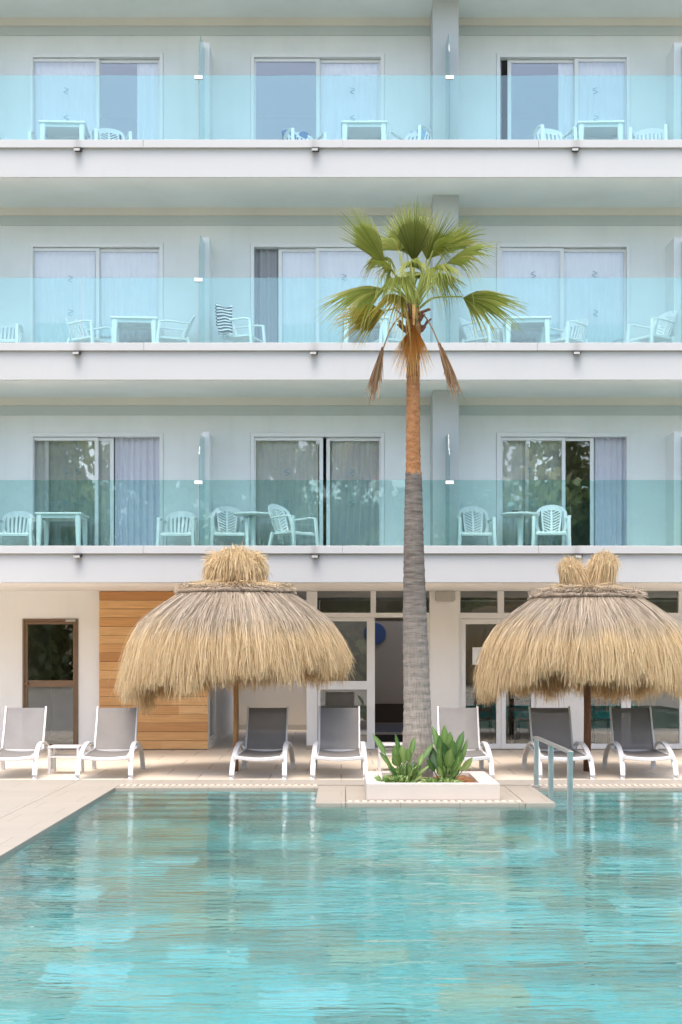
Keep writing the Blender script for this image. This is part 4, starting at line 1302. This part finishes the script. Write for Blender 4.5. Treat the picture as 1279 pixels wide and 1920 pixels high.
# inner drooping greenery
fan(Q(752,520,-.35),Q(735,535,-.70),(-.1,-.6,.8),R(170),30,'frond',[C0,Q(764,550,-.2),Q(752,520,-.35)],.95,10,.2,.4)
fan(Q(795,515,.2),Q(830,520,.55),(.1,-.5,.8),R(160),30,'frond',[C0,Q(786,550,.1),Q(795,515,.2)],.9,11,.2,.4)
fan(Q(776,520,.3),Q(774,500,.75),(0,-.4,1),R(170),32,'frond',[C0,Q(776,550,.15),Q(776,520,.3)],.8,13,.2,.4)
fan(Q(770,500,-.30),Q(790,470,-.62),(.1,-.5,.9),R(170),34,'frond',[C0,Q(772,540,-.15),Q(770,500,-.30)],1.0,31,.2,.38)
fan(Q(812,470,-.15),Q(862,430,-.30),(-.3,-.8,.6),R(130),34,'frond',[C0,Q(792,530,-.08),Q(812,470,-.15)],.8,32,.18,.42)
fan(Q(820,520,.0),Q(872,520,.05),(-.1,-.7,.7),R(140),30,'frond',[C0,Q(796,555,0),Q(820,520,.0)],1.0,33,.2,.4)
fan(Q(735,505,-.2),Q(690,480,-.35),(.2,-.7,.6),R(150),32,'frond',[C0,Q(760,545,-.1),Q(735,505,-.2)],1.0,34,.2,.38)
fan(Q(752,555,-.3),Q(700,575,-.6),(.1,-.6,.7),R(140),28,'frondyel',[C0,Q(766,565,-.15),Q(752,555,-.3)],.9,35,.2,.4)
# dead leaves
fan(Q(776,608,-.22),Q(770,708,-.20),(0,-1,0),R(70),30,'frondorange',[Q(776,572,-.10),Q(776,590,-.19),Q(776,610,-.22)],.05,21,.25,.5,label='orange dead frond hanging against the trunk')
def bundle(top, end, wid, n, mat, stem, seed, label):
    """a withered leaf: limp strips hanging in a narrow bunch"""
    rnd=random.Random(seed); m=MB(); A=[]
    top=Vector(top)-PO; end=Vector(end)-PO; d=end-top
    for i in range(n):
        a=rnd.uniform(0,2*math.pi); st=rnd.uniform(0,.35)**1; ln=rnd.uniform(.55,1.05)
        rw=wid*math.sqrt(rnd.random()); tw=.012*rnd.uniform(.7,1.5); cu=rnd.gauss(0,.035)
        n0=len(m.v); rv=min(1,max(0,rnd.gauss(.5,.25)))
        ca,sa=math.cos(rnd.uniform(0,3.14)),math.sin(rnd.uniform(0,3.14))
        for k in range(7):
            t=k/6; tt=st+(ln-st)*t
            sp=math.sin(min(1,tt*1.15)*math.pi*.62)
            p=top+d*tt+Vector((math.cos(a)*rw*sp+cu*t*t, math.sin(a)*rw*sp, -.02*t))
            h=tw*(1-t)**.6+.001
            m.v += [tuple(p+Vector((h*ca,h*sa,0))), tuple(p-Vector((h*ca,h*sa,0)))]; A += [rv,rv]
        for k in range(6):
            q=n0+k*2; m.f.append((q,q+1,q+3,q+2))
    b=MB(); pts=[Vector(p)-PO for p in stem]; b.bar(pts,.03,.02,w1=.018,h1=.014)
    n0=len(m.v); m.v+=b.v; m.f+=[tuple(q+n0 for q in f) for f in b.f]; A+=[.6]*len(b.v)
    o=obj('frond',m,M[mat],palm,attr=A); o['label']=label
bundle(Q(718,650,-.05),Q(694,752,-.03),.055,60,'frondbrown',[C0,Q(757,586,0),Q(742,602,-.02),Q(730,622,-.03),Q(716,660,-.05)],22,'brown dead frond hanging at the left')
bundle(Q(822,640,-.05),Q(859,744,-.03),.050,60,'frondbrown',[C0,Q(790,584,0),Q(802,600,-.02),Q(813,620,-.03),Q(826,652,-.05)],23,'brown dead frond hanging at the right')

def blade_leaf(m, A, base, tip, wd, nrm, rv, bend=.15, stemlen=.35):
    base=Vector(base); tip=Vector(tip); d=tip-base; L=d.length; d.normalize()
    nv=Vector(nrm); nv=(nv-d*nv.dot(d)).normalized(); w=nv.cross(d)
    n=9; n0=len(m.v)
    for i in range(n+1):
        t=i/n
        if t<stemlen: hw=.006
        else:
            u=(t-stemlen)/(1-stemlen); hw=wd*math.sin(math.pi*min(1,u**.8*.97+.03))**.8+.002
        p=base+d*(L*t)-nv*(bend*L*(t*t))*.6+Vector((0,0,-1))*(bend*L*t**3*.5)
        m.v += [tuple(p-w*hw+nv*hw*.28), tuple(p), tuple(p+w*hw+nv*hw*.28)]
        A += [rv-.12, rv+.22, rv-.06]
    for i in range(n):
        q=n0+i*3; m.f.append((q,q+1,q+4,q+3)); m.f.append((q+1,q+2,q+5,q+4))
def plant(label, px, Yp, leaves, seed, nfill, hfill, spreadfill, stem=(.38,.55), thin=1.0):
    rnd=random.Random(seed); base=P(px,1460,Yp); base.z=.12
    t=thing('leafy_plant', label, 'plant', base)
    m=MB(); A=[]
    for (bpx, tpx, tpy, wd, dy) in leaves:
        b=Vector(((bpx-px)/S(Yp),rnd.uniform(-.05,.05),0)); tp=P(tpx,tpy,Yp+dy)-base
        blade_leaf(m,A,b,tp,wd*1.15,(rnd.uniform(-.7,.7),-1,.35),min(.95,max(.05,rnd.gauss(.5,.26))),rnd.uniform(.02,.2),rnd.uniform(*stem))
    for i in range(nfill):
        a=rnd.uniform(0,2*math.pi); r=spreadfill*math.sqrt(rnd.random())
        b=Vector((r*math.cos(a)*.5,r*math.sin(a)*.5,0)); h=hfill*rnd.uniform(.45,1.1)
        tp=Vector((r*math.cos(a)*1.3+rnd.gauss(0,.03),r*math.sin(a)*1.1,h))
        blade_leaf(m,A,b,tp,thin*rnd.uniform(.018,.034),(rnd.uniform(-1.6,1.6),-1,.5),min(.98,max(.02,rnd.gauss(.55,.32))),rnd.uniform(.05,.4),rnd.uniform(.35,.62))
    obj('leaves', m, M['leaf'], t, attr=[min(1,max(0,a)) for a in A])
    return t
plant('sparse long-leaved green plant at the left of the palm trunk', 762, 16.95,
      [(752,702,1369,.032,-.1),(758,742,1373,.026,.0),(764,776,1377,.028,.05),(750,716,1402,.026,-.1),(772,793,1410,.024,0),(770,812,1385,.028,.1),(756,738,1395,.04,-.15),(762,754,1392,.042,-.05),(766,768,1398,.035,-.1),(760,740,1412,.05,-.2)],
      1, 80, .25, .17, (.48,.66), .6)
plant('dense bushy broad-leaved plant at the right of the palm trunk', 838, 16.95,
      [(832,818,1352,.042,0),(836,832,1353,.044,-.05),(844,866,1362,.040,0),(838,845,1368,.05,-.1),(834,822,1375,.045,-.1),(850,878,1382,.026,.05),(830,806,1392,.042,.1),(846,852,1380,.045,-.1),(842,836,1385,.05,-.15),(850,886,1418,.034,-.1),(832,806,1412,.045,.1),(848,864,1398,.04,0),(836,824,1400,.045,-.15),(840,842,1400,.05,-.2),(826,803,1420,.03,-.1)],
      2, 40, .34, .13)
def ground_cover(label, px, Yp, n, spread, h, wd, seed, name='low_plant'):
    rnd=random.Random(seed); base=P(px,1465,Yp); base.z=.12
    m=MB(); A=[]
    for i in range(n):
        a=rnd.uniform(0,2*math.pi); r=spread*math.sqrt(rnd.random())
        b=Vector((r*math.cos(a),r*math.sin(a)*.5,0)); tp=b+Vector((rnd.gauss(0,.05),rnd.gauss(-.02,.05),h*rnd.uniform(.4,1.1)))
        blade_leaf(m,A,b,tp,wd*rnd.uniform(.6,1.2),(rnd.uniform(-1,1),-.8,.8),min(.98,max(.02,rnd.gauss(.6,.2))),.3,.15)
    o=obj(name,m,M['leaf'],loc=base,attr=[min(1,max(0,a)) for a in A]); tag(o,label,'plant')
ground_cover('low light green tufts at the left front of the planter', 740, 16.72, 150, .15, .13, .012, 3)
ground_cover('low rounded blue-green leaves at the front of the right plant', 826, 16.72, 90, .17, .10, .026, 4)

# ------------------------------------------------------------------ pool handrail
XH = 2.285
hr = thing('pool_handrail', 'stainless steel pool handrail with three posts descending into the water', 'handrail', (XH, 17.95, 0))
ys=[17.95,16.7,15.3]
obj('top_rail', MB().bar([(0,.06,.575),(0,-.2,.578),(0,-2.55,.578),(0,-2.68,.575)], .062,.030), M['steel'], hr, bevel=.006)
for i,(y,zb) in enumerate(zip(ys,(.004,-.55,-.95))):
    obj('post', MB().bar([(0,y-17.95,zb),(0,y-17.95,.562)], .056,.042, up=(0,1,0)), M['steel'], hr)
obj('base_flange', MB().lathe([(.055,.003),(.055,.012),(.04,.016)],20), M['steel'], hr)

# ------------------------------------------------------------------ woodland behind the viewer (seen in the window reflections)
rng=np.random.default_rng(5)
V=[]; A=[]
for i in range(46):
    cx=-46+92*i/45+rng.normal(0,.8); cy=rng.uniform(-36,-27); ht=rng.uniform(11.5,15.5)
    for b in range(22):
        bc=np.array([cx+rng.normal(0,1.7), cy+rng.normal(0,1.4), ht*rng.uniform(.0,.95)**1.15]); br=rng.uniform(.9,2.0)
        n=110
        p=rng.normal(size=(n,3)); p/=np.linalg.norm(p,axis=1,keepdims=True); p=bc+p*br*rng.uniform(.5,1.1,size=(n,1))
        a_=rng.normal(size=(n,3)); a_/=np.linalg.norm(a_,axis=1,keepdims=True)
        b_2=np.cross(a_,rng.normal(size=(n,3))); b_2/=np.linalg.norm(b_2,axis=1,keepdims=True)
        s_=rng.uniform(.22,.42,size=(n,1))
        V.append(np.stack([p-a_*s_, p+b_2*s_*.6, p+a_*s_, p-b_2*s_*.6],1).reshape(-1,3))
        A.append(np.repeat(np.clip(rng.normal(.5,.2)+rng.normal(0,.12,n),0,1),4))
V=np.concatenate(V); A=np.concatenate(A)
m=MB(); m.v=V.tolist(); m.f=[(q,q+1,q+2,q+3) for q in range(0,len(V),4)]
o=obj('woodland', m, M['woods'], attr=A); tag(o,'leafy trees mirrored in the lower balcony windows','trees',kind='stuff')
